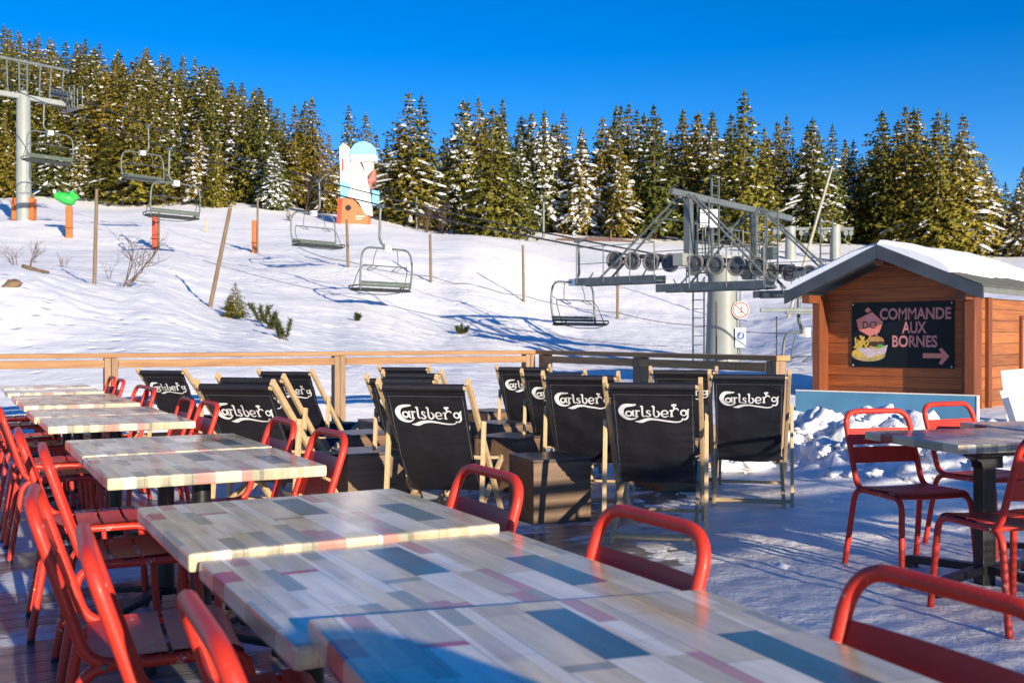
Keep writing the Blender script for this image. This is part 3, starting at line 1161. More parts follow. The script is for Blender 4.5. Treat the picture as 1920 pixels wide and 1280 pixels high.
def make_red_chair(label):
    root = empty('red_chair', (0, 0, 0), 0, label, 'chair', CG)
    W = 0.2
    tr = 0.0152
    # back hoop, flattened oval tube is read as a round one
    path = arc_path([(-W, -0.06, 0.447), (-W, -0.185, 0.447), (-W + 0.004, -0.315, 0.842), (W - 0.004, -0.315, 0.842), (W, -0.185, 0.447), (W, -0.06, 0.447)], 0.085, 8)
    MB().tube(path, tr, 12).build('back_frame', M['red'], root)
    # back plate with a slot
    m = MB()

    def yb(z):
        return -0.185 - 0.13 * (z - 0.447) / 0.385

    def plate(z0, z1, xw):
        rows = []
        for k in range(7):
            z = z0 + (z1 - z0) * k / 6
            rows.append([(x * xw, yb(z) - 0.012 * (1 - abs(x) ** 2) - 0.001, z) for x in [q / 4 - 1 for q in range(9)]])
        m.grid(rows)
        rows2 = [[(p[0], p[1] + 0.004, p[2]) for p in r_] for r_ in rows]
        m.grid(rows2, flip=True)
        m.grid([rows[-1], rows2[-1]])
        m.grid([rows[0], rows2[0]], flip=True)

    plate(0.668, 0.752, W - 0.006)
    plate(0.572, 0.655, W - 0.004)
    for s in (-1, 1):
        m.box((s * (W - 0.012), yb(0.662) + 0.002, 0.6615), (0.02, 0.005, 0.016))
    m.build('backrest', M['red'], root)
    # seat: four bent slats across, on two side rails
    m = MB()
    ys = [(-0.185, -0.098), (-0.086, 0.000), (0.012, 0.098), (0.110, 0.185)]
    for a, b in ys:
        rows = []
        for k in range(6):
            y = a + (b - a) * k / 5
            t = (y + 0.185) / 0.37
            zc = 0.462 + 0.010 * (t - 0.35) - (0.022 * max(0, (t - 0.86) / 0.14) ** 2)
            rows.append([(x * (W + 0.004), y, zc - 0.007 * (1 - x * x)) for x in [q / 5 - 1 for q in range(11)]])
        m.grid(rows)
        low = [[(p[0], p[1], p[2] - 0.006) for p in r_] for r_ in rows]
        m.grid(low, flip=True)
        m.grid([rows[-1], low[-1]])
        m.grid([low[0], rows[0]])
    m.build('seat', M['red'], root)
    for y in (0.15, -0.15):
        MB().tube([(-W, y, 0.44), (W, y, 0.44)], 0.009, 8).build('cross_bar', M['red'], root)
    for s in (-1, 1):
        MB().tube([(s * (W + 0.014), -0.15, 0.445), (s * (W + 0.024), -0.15, 0.445)], 0.008, 8).build('bolt', M['sheave'], root)
    for s in (-1, 1):
        for f in (-1, 1):
            yk = 0.195 if f > 0 else -0.2
            ft = 0.225 if f > 0 else -0.27
            pts = arc_path([(s * W, 0.0, 0.443), (s * W, yk, 0.443), (s * (W + 0.022), ft, 0.015)], 0.07, 7)
            l = MB().tube(pts, tr, 10).build('leg', M['red'], root)
            MB().tube([(s * (W + 0.0212), ft - f * 0.0 - f * 0.002, 0.022), (s * (W + 0.022), ft, 0.0)], 0.0155, 10).build('foot_cap', M['rubber'], l)
    return root


def face(d):
    return math.atan2(-d[0], d[1])


CH = make_red_chair('red chair on the left of the nearest table, only its back tube in view')
used = [False]


def red_chair(pos, d, label, group=CG, jit=0.0):
    if not used[0]:
        used[0] = True
        o = CH
        o['label'] = label
    else:
        o = dup(CH, label=label)
    o.location = pos
    o.rotation_euler = (0, 0, face(d) + jit)
    return o


nm = ['the nearest table', 'the second table from the front', 'the third table from the front', 'the front table of the second group', 'the rear table of the second group',
      'the front table of the third group', 'the rear table of the third group', 'the front table of the fourth group', 'the rear table of the fourth group', 'the second farthest table', 'the farthest table']
LV_ = [0.63, 0.55, 0.50, 0.61, 0.57] + [0.56] * 6
LU = [1.28, 1.97, 2.66, 3.86, 4.62, 6.32, 6.98, 8.1, 8.85, 10.1, 11.0]
LJ = [-0.05, -0.08, -0.10, -0.06, -0.05, 0, -0.03, 0.03, 0, 0.02, 0]
for i, u in enumerate(LU):
    red_chair(P(u + 0.21, LV_[i]), B, 'red slatted chair on the left side of %s' % nm[i], jit=LJ[i])
KU = [0.90, 1.64, 2.50, 3.96, 4.66, 6.20, 6.74, 8.20, 8.55, 10.0, 10.75]
KV = [1.09, 1.06, 1.10, 1.10, 1.10, 1.09, 1.06, 1.07, 1.07, 1.10, 1.12]
KJ = [-0.02, 0.0, 0.0, 0.02, 0.02, 0.05, 0.0, 0, 0.1, 0.0, 0.0]
for i, u in enumerate(KU):
    red_chair(P(u + 0.22, KV[i]), -B, 'red slatted chair on the right side of %s' % nm[i], jit=KJ[i])
# around the table on the ice
red_chair(Vector((1.975, 5.62, 0)) - ra * 0.30 + rb * 0.02, -ra, 'red chair facing the camera across the table with the bracket')
red_chair(Vector((2.76, 5.95, 0)), Vector((0.42, -0.9, 0)), 'red chair turned slightly, behind the bracket table, in front of the blue panel')
red_chair(Vector((2.165, 4.50, 0)), ra, 'red chair at the right edge with its back to the camera')
red_chair(Vector((2.95, 5.0, 0)), ra, 'red chair of the right hand row outside the picture')
rr_ = random.Random(3)
for i, (u, v) in enumerate(OFF):
    for sd_ in (-1, 1):
        red_chair(P(u + TD / 2 + rr_.uniform(-.05, .05), v + TW / 2 + sd_ * rr_.uniform(0.40, 0.62)), -B * sd_, 'red chair of the right hand row outside the picture', jit=rr_.uniform(-.2, .2))


# ------------------------------------------------------------------ deck chairs
def strip(mb, pts, closed=False):
    """flat stroke of varying width: (x, y, w)"""
    n = len(pts)
    # densify with Catmull-Rom
    out = []
    P_ = [Vector(p) for p in pts]
    idx = range(n if closed else n - 1)
    for i in idx:
        p0 = P_[i - 1] if (i > 0 or closed) else P_[i]
        p1 = P_[i]
        p2 = P_[(i + 1) % n]
        p3 = P_[(i + 2) % n] if (closed or i + 2 < n) else p2
        for k in range(4):
            t = k / 4
            out.append(0.5 * ((2 * p1) + (p2 - p0) * t + (2 * p0 - 5 * p1 + 4 * p2 - p3) * t * t + (3 * p1 - p0 - 3 * p2 + p3) * t ** 3))
    if not closed:
        out.append(P_[-1])
    L = []
    k = len(out)
    for i, p in enumerate(out):
        a = out[i - 1] if (i > 0 or closed) else p
        b = out[(i + 1) % k] if (closed or i + 1 < k) else p
        t = Vector((b.x - a.x, b.y - a.y))
        if t.length < 1e-6:
            t = Vector((1, 0))
        t.normalize()
        nn = Vector((-t.y, t.x)) * max(p.z, 1.0) * 0.5
        L.append((p.x + nn.x, p.y + nn.y))
        L.append((p.x - nn.x, p.y - nn.y))
    fs = []
    for i in range(k if closed else k - 1):
        j = (i + 1) % k
        fs.append([2 * i, 2 * i + 1, 2 * j + 1, 2 * j])
    mb.append((L, fs))


def ell(cx, cy, rx, ry, w, n=12):
    return [(cx + rx * math.cos(2 * math.pi * k / n), cy + ry * math.sin(2 * math.pi * k / n), w) for k in range(n)]


def logo_strokes():
    q = []
    strip(q, [(366, 365, 8), (340, 368, 17), (308, 371, 23), (282, 384, 30), (267, 412, 36), (271, 444, 31), (292, 471, 24), (325, 484, 16), (354, 479, 10), (374, 464, 5)])
    strip(q, ell(317, 436, 19, 20, 12), True)
    strip(q, [(344, 408, 12), (344, 430, 12), (344, 450, 12), (352, 460, 7)])
    strip(q, [(354, 413, 5), (366, 412, 11), (366, 436, 12), (366, 461, 12)])
    strip(q, [(356, 460, 6), (378, 460, 6)])
    strip(q, [(366, 426, 6), (377, 413, 9), (388, 416, 12)])
    strip(q, [(392, 382, 6), (405, 380, 12), (405, 410, 12), (405, 448, 12), (414, 459, 9), (424, 455, 4)])
    strip(q, [(458, 420, 9), (449, 411, 7), (437, 413, 10), (435, 426, 12), (448, 437, 13), (457, 449, 12), (447, 460, 8), (432, 458, 9), (428, 450, 5)])
    strip(q, [(466, 380, 6), (480, 377, 12), (480, 410, 12), (480, 445, 12), (492, 460, 10), (507, 454, 11), (514, 436, 12), (508, 418, 10), (497, 411, 5)])
    strip(q, [(531, 437, 7), (552, 436, 7), (569, 432, 10), (566, 416, 9), (550, 409, 9), (535, 417, 11), (529, 436, 13), (536, 454, 11), (553, 461, 9), (574, 451, 4)])
    strip(q, [(580, 413, 5), (594, 412, 12), (594, 436, 12), (594, 461, 12)])
    strip(q, [(583, 460, 6), (606, 460, 6)])
    strip(q, [(594, 428, 6), (606, 408, 9), (622, 398, 11), (634, 404, 9), (638, 416, 4)])
    strip(q, [(602, 364, 3), (600, 373, 13), (608, 381, 4)])
    strip(q, [(619, 364, 3), (621, 373, 13), (612, 381, 4)])
    strip(q, [(610, 380, 3), (610, 390, 13), (610, 399, 3)])
    strip(q, [(610, 362, 3), (610, 370, 10), (610, 378, 3)])
    strip(q, ell(672, 432, 18, 19, 11), True)
    strip(q, [(708, 405, 5), (699, 411, 11), (698, 438, 12), (698, 462, 12), (689, 479, 11), (672, 484, 9), (660, 476, 6)])
    strip(q, [(353, 503, 2), (380, 504, 16), (403, 498, 25), (440, 484, 20), (490, 481, 15), (550, 492, 12), (610, 503, 10), (645, 500, 8), (662, 488, 7), (664, 474, 4)])
    return q


LOGO = logo_strokes()
DG = 'black sling deck chairs on the terrace'


def make_deckchair(label, seed=0.0, sag=0.0):
    root = empty('deck_chair', (0, 0, 0), 0, label, 'deck chair', DG)
    # local: +y forwards (the way a sitter looks), x right, origin under the top bar
    W = 0.27
    pin = M['pine_x']

    def railA(y):
        return 0.985 - 0.905 * y
    for s in (-1, 1):
        MB().beam((s * W, -0.02, railA(-0.02)), (s * W, 1.07, 0.02), 0.026, 0.046, bev=0.004).build('back_rail', pin, root)
        MB().beam((s * (W - 0.03), 0.10, 0.045), (s * (W - 0.03), 1.16, 0.425), 0.024, 0.044, bev=0.004).build('seat_rail', pin, root)
        MB().beam((s * (W + 0.029), 0.30, 0.745), (s * (W + 0.029), 0.20, 0.012), 0.024, 0.044, up=(0, 1, 0), bev=0.004).build('support_strut', pin, root)
    for (x0, y0, z0), r0 in (((W - 0.012, 0.0, 0.962), 0.016), ((W - 0.04, 1.12, 0.425), 0.015), ((W + 0.02, 0.205, 0.06), 0.012), ((W - 0.03, 0.135, 0.062), 0.012), ((W, 1.0, 0.085), 0.012)):
        MB().tube([(-x0, y0, z0), (x0, y0, z0)], r0, 10).build('cross_bar', pin, root)
    # sling
    c = [Vector((0.0, 0.965)), Vector((0.27, 0.66 - sag * .5)), Vector((0.52, 0.00 - sag)), Vector((1.12, 0.44))]

    def bz(t):
        return c[0] * (1 - t) ** 3 + c[1] * 3 * t * (1 - t) ** 2 + c[2] * 3 * t * t * (1 - t) + c[3] * t ** 3
    nS = 44
    prof = [bz(k / nS) for k in range(nS + 1)]
    arc = [0.0]
    for k in range(nS):
        arc.append(arc[-1] + (prof[k + 1] - prof[k]).length)

    def at(s):
        s = max(0, min(arc[-1], s))
        k = 0
        while k < nS - 1 and arc[k + 1] < s:
            k += 1
        t = (s - arc[k]) / (arc[k + 1] - arc[k])
        return prof[k].lerp(prof[k + 1], t)

    def nrm(s):
        d = at(s + 0.01) - at(s - 0.01)
        d.normalize()
        return Vector((-d.y, d.x)) * -1   # to the back / underside

    hw = W - 0.028

    def surf(x, s, off):
        p = at(s)
        nn = nrm(s)
        wr = 0.0
        if s > 0.09:
            e = abs(x) / hw
            wr = 0.012 * noise.noise(Vector((x * 6, s * 7, 2.2 + seed))) + 0.004 * noise.noise(Vector((x * 16, s * 9 + x * 6, seed * 2))) + 0.005 * e ** 2 * math.sin(s * (70 + 8 * seed) + 4 * noise.noise(Vector((x * 5, s * 4, seed)))) * (0.5 + noise.noise(Vector((s * 5, seed, x))))
            wr += 0.010 * (1 - e * e) * min(1, (s - 0.09) * 3)
        q = p + nn * (off + wr)
        return Vector((x, q.x, q.y))
    nx = 22
    rows = []
    rows2 = []
    for k in range(90):
        s = arc[-1] * k / 89
        tuck = 0.010 * min(1, max(0, (s - 0.05) * 4)) * math.sin(min(1, s / arc[-1]) * math.pi)
        r1 = []
        r2 = []
        for j in range(nx + 1):
            x = (2 * j / nx - 1) * (hw - tuck)
            hem = 0.007 if s < 0.055 else 0.0
            r1.append(surf(x, s, 0.0015 + hem))
            r2.append(surf(x, s, -0.0015 - hem))
        rows.append(r1)
        rows2.append(r2)
    m = MB()
    m.grid(rows)
    m.grid(rows2, flip=True)
    m.grid([[r_[0] for r_ in rows], [r_[0] for r_ in rows2]])
    m.grid([[r_[-1] for r_ in rows2], [r_[-1] for r_ in rows]])
    m.tube([(-hw, 0.0, 0.963), (hw, 0.0, 0.963)], 0.0225, 14)
    sl = m.build('sling', M['canvas'], root)
    # print, on the back of the sling (read from behind: x is not mirrored for a viewer behind)
    m = MB()
    sc = 0.415 / 467.0
    for L, fs in LOGO:
        vs = []
        for (x, y) in L:
            lx = (x - 245 - 233.5) * sc
            ss = 0.235 + (y - 460) * sc * 1.12
            vs.append(surf(lx, ss, 0.0042))
        m.add(vs, fs, 0, True)
    m.build('lettering', M['white_print'], sl)
    m = MB()
    for sg in (-1, 1):
        rws = []
        for k in range(70):
            s_ = 0.07 + (arc[-1] - 0.12) * k / 69
            rws.append([surf(sg * (hw - 0.020), s_, 0.0036), surf(sg * (hw - 0.0175), s_, 0.0036)])
        m.grid(rws)
    rws = [[surf((2 * k / 30 - 1) * (hw - 0.01), 0.066, 0.0042), surf((2 * k / 30 - 1) * (hw - 0.01), 0.0685, 0.0042)] for k in range(31)]
    m.grid(rws)
    m.build('stitching', M['thread'], sl)
    return root


DCHS = [make_deckchair('x', 0.0, 0.0), make_deckchair('x', 1.7, 0.05), make_deckchair('x', 3.1, -0.04), make_deckchair('x', 4.6, 0.025)]
fdir = Vector((0.2, 0.98, 0)).normalized()
# left tip px, right tip px, tip y, label, turn
DC = [
    (257.5, 347.5, 690.5, 10.0, 'black deck chair at the far left end, nearest to the small tables', -0.02),
    (362, 517.5, 713.5, 6.35, 'black deck chair at the front of the left cluster, right behind the red chairs', -0.05),
    (405, 536, 702.5, 7.4, 'black deck chair half hidden directly behind the front one of the left cluster', -0.03),
    (482.5, 587.5, 692, 9.0, 'black deck chair at the back of the left cluster beside the railing post', -0.03),
    (706, 881, 713, 5.98, 'black deck chair at the front of the middle column, fully visible', 0.02),
    (685, 821, 704, 7.25, 'black deck chair second in the middle column, only its top edge showing', 0.02),
    (716, 830, 695, 8.5, 'black deck chair third in the middle column, only its top edge showing', 0.02),
    (709, 806, 684.5, 10.1, 'black deck chair last in the middle column, closest to the railing', 0.0),
    (928, 1033, 684, 9.95, 'black deck chair farthest back in the right cluster, near the railing corner', 0.0),
    (975, 1099.5, 693.5, 8.4, 'black deck chair third from the back in the right cluster, mostly covered', 0.0),
    (1014, 1162, 698, 7.35, 'black deck chair second from the front in the right cluster, its last letter covered', 0.0),
    (1129, 1317, 710.5, 5.95, 'black deck chair frontmost in the right cluster with a dark wooden box behind', 0.0),
    (1216, 1346, 689, 8.45, 'black deck chair peeping out between the two big right hand ones', 0.0),
    (1326, 1483, 696, 7.3, 'black deck chair at the right end beside the snow heap', -0.02),
]
for i, (xl, xr, yt, Z, lab, jit) in enumerate(DC):
    o = DCHS[i] if i < 4 else dup(DCHS[(i * 3 + 1) % 4])
    o['label'] = lab
    zt = zat(yt, Z)
    c = px((xl + xr) / 2, Z)
    wpx = (xr - xl) * Z / FPX / (0.98 + 0.2 * c.x / Z)
    o.location = c
    o.rotation_euler = (0, 0, face(fdir) + jit)
    o.scale = (min(1.06, max(0.93, wpx / 0.566)), 1.0, zt / 1.005)


# ------------------------------------------------------------------ boxes
def make_box(label):
    root = empty('wooden_box', (0, 0, 0), 0, label, 'box table', 'brown wooden boxes used as side tables')
    m = MB()
    s, h = 0.42, 0.43
    m.box((0, 0, (h - 0.022) / 2), (s, s, h - 0.022), bev=0.004)
    for sx in (-1, 1):
        for sy in (-1, 1):
            m.box((sx * (s / 2 - 0.012), sy * (s / 2 - 0.012), (h - 0.022) / 2), (0.03, 0.03, h - 0.024), bev=0.003)
    m.build('box_body', M['box'], root)
    m = MB()
    m.box((0, 0, h - 0.011), (s + 0.012, s + 0.012, 0.022), bev=0.005)
    m.build('box_lid', M['box_top'], root)
    return root


BX = make_box('x')
brot = math.atan2(0.16, 0.383)
BOXES = [
    (1001, 6.84, brot, 'brown wooden box in front, striped by the shadow of the deck chair beside it'),
    (653, 7.2, brot + 0.05, 'brown wooden box with one dark stripe, left of the front middle deck chair'),
    (968, 8.3, brot + 0.55, 'brown wooden box just behind the front middle deck chair, on its right'),
    (935, 9.66, brot + 0.3, 'brown wooden box one step behind the middle deck chairs'),
    (915, 11.3, brot + 0.3, 'brown wooden box farthest back, near the middle railing'),
    (662, 8.6, brot + 0.3, 'brown wooden box behind the striped one on the left of the middle chairs'),
    (700, 9.95, brot + 0.1, 'brown wooden box in the shade by the railing post'),
    (1240, 8.24, brot, 'brown wooden box hidden under the front deck chair of the right cluster'),
]
for i, (x, Z, rz, lab) in enumerate(BOXES):
    o = BX if i == 0 else dup(BX)
    o['label'] = lab
    near = px(x, Z)
    # near corner is local (-.21,-.21)
    off = Matrix.Rotation(rz, 3, 'Z') @ Vector((0.21, 0.21, 0))
    o.location = near + off
    o.rotation_euler = (0, 0, rz)


# ------------------------------------------------------------------ text
def text_mesh(body, size, bold=0.0, spacing=1.0):
    cu = bpy.data.curves.new('lettering', 'FONT')
    cu.body = body
    cu.size = size
    cu.align_x = 'CENTER'
    cu.align_y = 'CENTER'
    cu.offset = bold
    cu.space_character = spacing
    cu.resolution_u = 4
    ob = bpy.data.objects.new('lettering', cu)
    COL.objects.link(ob)
    dg = bpy.context.evaluated_depsgraph_get()
    me = bpy.data.meshes.new_from_object(ob.evaluated_get(dg))
    vs = [tuple(q.co) for q in me.vertices]
    fs = [list(p.vertices) for p in me.polygons]
    bpy.data.objects.remove(ob)
    bpy.data.curves.remove(cu)
    bpy.data.meshes.remove(me)
    return vs, fs


def put_text(mb, body, size, Mx, mi=0, bold=0.0, spacing=1.0, off=(0, 0), sx=1.0):
    vs, fs = text_mesh(body, size, bold, spacing)
    mb.add([Mx @ Vector((x * sx + off[0], y + off[1], z)) for x, y, z in vs], fs, mi)


def poly2(mb, pts, Mx, z, mi):
    mb.add([Mx @ Vector((p[0], p[1], z)) for p in pts], [list(range(len(pts)))], mi)


# ------------------------------------------------------------------ kiosk
KP = Vector((7.28, 16.0, 0))
KG = Vector((-0.72, 0.69, 0)).normalized()     # along the gable, to the left
KR = Vector((KG.y, -KG.x, 0))                  # along the ridge, away
krz = math.atan2(-KG.y, -KG.x)                 # local x = to the right along the gable, local y = along the ridge away


def kiosk():
    span = 3.3
    mid = KP + KG * span / 2
    root = empty('wooden_kiosk', mid, krz, 'brown timber kiosk with a snowy gable roof and a dark menu board', 'kiosk')
    H = span / 2
    ez, az = 1.86, 2.56           # barge underside at eave, at apex
    slope = (az - ez) / H
    y0 = 0.42                     # wall plane
    wl, wr = -1.375, 1.375
    dep = 3.4
    # front wall as a gable polygon
    XZ = Matrix(((1, 0, 0, 0), (0, 0, 1, 0), (0, 1, 0, 0), (0, 0, 0, 1)))
    m = MB()
    top = lambda x: az + 0.02 - slope * abs(x)
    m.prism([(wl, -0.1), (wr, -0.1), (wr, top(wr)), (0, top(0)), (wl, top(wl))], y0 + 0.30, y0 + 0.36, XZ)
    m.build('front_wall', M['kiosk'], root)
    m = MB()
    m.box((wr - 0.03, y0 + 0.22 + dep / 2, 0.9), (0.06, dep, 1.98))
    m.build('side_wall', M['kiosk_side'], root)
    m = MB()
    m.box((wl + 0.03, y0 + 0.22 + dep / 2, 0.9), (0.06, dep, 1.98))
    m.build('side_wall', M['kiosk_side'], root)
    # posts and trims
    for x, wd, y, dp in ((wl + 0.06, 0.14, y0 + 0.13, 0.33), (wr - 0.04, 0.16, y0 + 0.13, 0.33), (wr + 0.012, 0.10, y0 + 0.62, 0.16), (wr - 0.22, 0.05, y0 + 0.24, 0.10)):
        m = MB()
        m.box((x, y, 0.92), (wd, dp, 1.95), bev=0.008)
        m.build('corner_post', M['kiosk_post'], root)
    m = MB()
    m.box((wr + 0.02, y0 + 2.75, 1.12), (0.05, 1.1, 1.0), bev=0.006)
    wf = m.build('window', M['kiosk_post'], root)
    m = MB()
    m.box((wr + 0.05, y0 + 2.75, 1.12), (0.02, 0.94, 0.86), bev=0.004)
    m.build('pane', M['glass_pane'], wf)
    # purlins under the overhang
    for x, zz in ((0, az - 0.05), (wl + 0.05, ez + 0.05), (wr - 0.05, ez + 0.05)):
        m = MB()
        m.box((x, y0 / 2 + 0.12, zz), (0.14, y0 + 0.2, 0.14), bev=0.006)
        m.build('purlin', M['kiosk_post'], root)
    # roof sheets: corrugated, one per side
    th = 0.05
    for s in (-1, 1):
        m = MB()
        rows = []
        ncorr = 64
        for k in range(ncorr * 4 + 1):
            y = -0.02 + (dep + 0.5) * k / (ncorr * 4)
            d = 0.016 * math.cos(2 * math.pi * k / 8)
            row = []
            for j in range(5):
                x = s * (H + 0.02) * j / 4
                row.append((x, y, az + 0.20 + d - slope * abs(x)))
            rows.append(row)
        m.grid(rows, flip=(s < 0))
        low = [[(p[0], p[1], p[2] - 0.012) for p in r_] for r_ in rows]
        m.grid(low, flip=(s > 0))
        m.grid([[r_[-1] for r_ in rows], [r_[-1] for r_ in low]])
        # eave board
        m.box((s * (H - 0.005), dep / 2 + 0.2, ez + 0.13), (0.025, dep + 0.4, 0.10), mi=0)
        m.build('roof', M['zinc_roof'], root)
    # barge boards
    for s in (-1, 1):
        m = MB()
        a = Vector((0, -0.03, az + 0.095))
        b = Vector((s * (H + 0.03), -0.03, ez + 0.095 - slope * 0.03))
        poly = [(0, az + 0.22), (0, az - 0.005), (s * (H + 0.05), ez - 0.005 - slope * 0.05), (s * (H + 0.05), ez + 0.20 - slope * 0.05)]
        if s > 0:
            poly = poly[::-1]
        m.prism(poly, -0.06 - 0.002 * s, -0.02, XZ)
        m.build('barge_board', M['barge'], root)
    # snow on the roof
    for s in (-1, 1):
        m = MB()
        nx, ny = 26, 34
        rows = []
        rows_b = []
        for k in range(ny + 1):
            y = -0.05 + (dep + 0.45) * k / ny
            row = []
            rb_ = []
            for j in range(nx + 1):
                t = j / nx
                lim = H - (0.02 if s < 0 else 0.46 + 0.05 * math.sin(y * 3) + 0.22 * max(0, 1 - abs(y - 0.4) / 1.2) * 0)
                lim += 0.06 * noise.noise(Vector((y * 2.3, s * 3, 1))) + 0.03 * noise.noise(Vector((y * 7, s, 2)))
                x = s * lim * t
                edge = min(1, (1 - t) * lim / 0.24)
                e2 = min(1, (y + 0.05) / 0.10 + 0.25)
                thick = 0.17 if s > 0 else 0.14
                hgt = thick * math.sqrt(max(0, 1 - (1 - edge) ** 2)) * math.sqrt(max(0, 1 - (1 - min(1, e2)) ** 2))
                hgt *= 1 + 0.22 * noise.noise(Vector((x * 2, y * 1.5, 4))) + 0.08 * noise.noise(Vector((x * 7, y * 6, 4)))
                zb = az + 0.205 - slope * abs(x)
                row.append((x, y, zb + 0.012 + hgt - 0.09 * max(0, 1 - abs(x) / 0.5) ** 1.5))
                rb_.append((x, y, zb - 0.005 if t < 1 else zb + 0.012))
            rows.append(row)
            rows_b.append(rb_)
        m.grid(rows, flip=(s < 0))
        m.grid([rows[0], rows_b[0]], flip=(s > 0))
        m.build('roof_snow', M['roof_snow'], root)
    # the menu board
    sx0, sx1 = span / 2 - 2.447, span / 2 - 0.68
    cx, cz = (sx0 + sx1) / 2, 1.285
    sw, sh = sx1 - sx0, 1.12
    yb = y0 + 0.30
    board = MB()
    board.box((cx, yb - 0.014, cz), (sw, 0.02, sh), bev=0.003)
    for a in (-1, 1):
        for b in (-1, 1):
            board.tube([(cx + a * (sw / 2 - 0.03), yb - 0.02, cz + b * (sh / 2 - 0.03)), (cx + a * (sw / 2 - 0.03), yb - 0.03, cz + b * (sh / 2 - 0.03))], 0.012, 8, mi=1)
    bo = board.build('menu_board', [M['sign_dark'], M['white']], root)
    Mx = Matrix.Translation((cx, yb - 0.0262, cz)) @ Matrix.Rotation(R(90), 4, 'X')
    # board is read in local (x right, y up), metres; photo board spans 760 x 500 zoom pixels
    k = sw / 757.0

    def L(x, y):
        return ((x - 575 - 378) * k, -(y - 487 - 252) * k * sh / (sw * 505 / 757))
    t = MB()
    for body, x, y, wpx, sz in (('COMMANDE', 1055, 577, 515, 88), ('AUX', 1050, 683, 172, 88), ('BORNES', 1053, 788, 325, 88)):
        vs, fs = text_mesh(body, 1.0, 0.0)
        xs = [q[0] for q in vs]
        ys = [q[1] for q in vs]
        fw = wpx * k / (max(xs) - min(xs))
        fh = 76 * k * 1.05 / (max(ys) - min(ys))
        ox, oy = L(x, y)
        mxx, myy = (max(xs) + min(xs)) / 2, (max(ys) + min(ys)) / 2
        for (bold, mi, zz) in ((0.028, 0, 0.001), (0.004, 1, 0.0026), (-0.012, 0, 0.004)):
            v2, f2 = text_mesh(body, 1.0, bold)
            t.add([Mx @ Vector(((q[0] - mxx) * fw + ox, (q[1] - myy) * fh + oy, zz)) for q in v2], f2, mi)
    # arrow
    ar = [(1115, 878), (1245, 878), (1220, 842), (1245, 838), (1304, 902), (1248, 965), (1222, 958), (1250, 915), (1115, 915)]
    poly2(t, [L(*p) for p in [(1115, 878), (1262, 878), (1262, 915), (1115, 915)]][::-1], Mx, 0.0015, 2)
    poly2(t, [L(*p) for p in [(1228, 846), (1250, 838), (1304, 900), (1262, 900)]][::-1], Mx, 0.0022, 2)
    poly2(t, [L(*p) for p in [(1262, 898), (1304, 898), (1248, 965), (1228, 952)]][::-1], Mx, 0.0029, 2)
    t.build('board_lettering', [M['sign_pink'], M['sign_black'], M['sign_coral']], bo)
    # picture: tag diamond, burger, fries on a board
    f = MB()

    def blob(cx_, cy_, rx, ry, z, mi, n=20, a0=0, a1=2 * math.pi):
        poly2(f, [L(cx_ + rx * math.cos(a0 + (a1 - a0) * i / n), cy_ - ry * math.sin(a0 + (a1 - a0) * i / n)) for i in range(n + (0 if a1 - a0 > 6 else 1))], Mx, z, mi)
    poly2(f, [L(*p) for p in [(612, 620), (735, 558), (820, 640), (790, 720), (720, 752), (630, 700)]][::-1], Mx, 0.001, 0)
    poly2(f, [L(*p) for p in [(675, 548), (705, 520), (728, 548), (700, 566)]][::-1], Mx, 0.0016, 0)
    poly2(f, [L(*p) for p in [(690, 590), (740, 575), (780, 620), (735, 660), (690, 640)]][::-1], Mx, 0.0022, 7)
    put_text(f, 'DO', 74 * k, Mx @ Matrix.Translation((L(715, 664)[0], L(715, 664)[1], 0.0034)), 1, 0.0, 1.0)
    poly2(f, [L(*p) for p in [(765, 745), (776, 745), (776, 700), (765, 700)]], Mx, 0.0018, 7)
    blob(706, 895, 132, 52, 0.0012, 2)
    blob(706, 880, 128, 40, 0.0018, 3)
    poly2(f, [L(*p) for p in [(610, 838), (800, 838), (855, 815), (840, 880), (700, 920)]][::-1], Mx, 0.0026, 4)
    rnd = random.Random(2)
    for i in range(16):
        x = rnd.uniform(605, 710)
        an = rnd.uniform(-0.9, 0.9)
        y = rnd.uniform(770, 830)
        d = Vector((math.sin(an), -math.cos(an)))
        nn = Vector((d.y, -d.x)) * 6
        q = [Vector((x, y)) - nn - d * 36, Vector((x, y)) + nn - d * 36, Vector((x, y)) + nn + d * 30, Vector((x, y)) - nn + d * 30]
        poly2(f, [L(p.x, p.y) for p in q], Mx, 0.0032 + 0.0002 * i, 3)
    blob(772, 828, 58, 18, 0.0066, 3)
    blob(772, 812, 62, 20, 0.0072, 6)
    blob(800, 826, 26, 14, 0.0078, 8)
    blob(772, 800, 60, 12, 0.0084, 5)
    blob(770, 790, 60, 42, 0.0090, 9, 16, 0, math.pi)
    f.build('food_picture', [M['sign_coral'], M['sign_black'], M['food_board'], M['food_fries'], M['food_paper'], M['food_meat'], M['food_meat'], M['sign_pink'], M['food_leaf'], M['food_bun']], bo)
    return root


kiosk()

# blue panel standing in the snow in front of the kiosk
m = MB()
pa, pb = px(1492, 15.0), px(1832, 13.6)
d = (pb - pa)
m.box((d.length / 2, 0, 0.17), (d.length, 0.03, 0.60), bev=0.004)
m.box((d.length + 0.012, 0, 0.17), (0.03, 0.05, 0.62), mi=1, bev=0.004)
m.box((d.length / 2, 0, 0.476), (d.length, 0.034, 0.016), mi=1, bev=0.003)
o = m.build('barrier_panel', [M['panel_blue'], M['cream']], loc=pa, rz=math.atan2(d.y, d.x))
tag(o, 'long blue panel standing in the snow in front of the kiosk', 'panel')

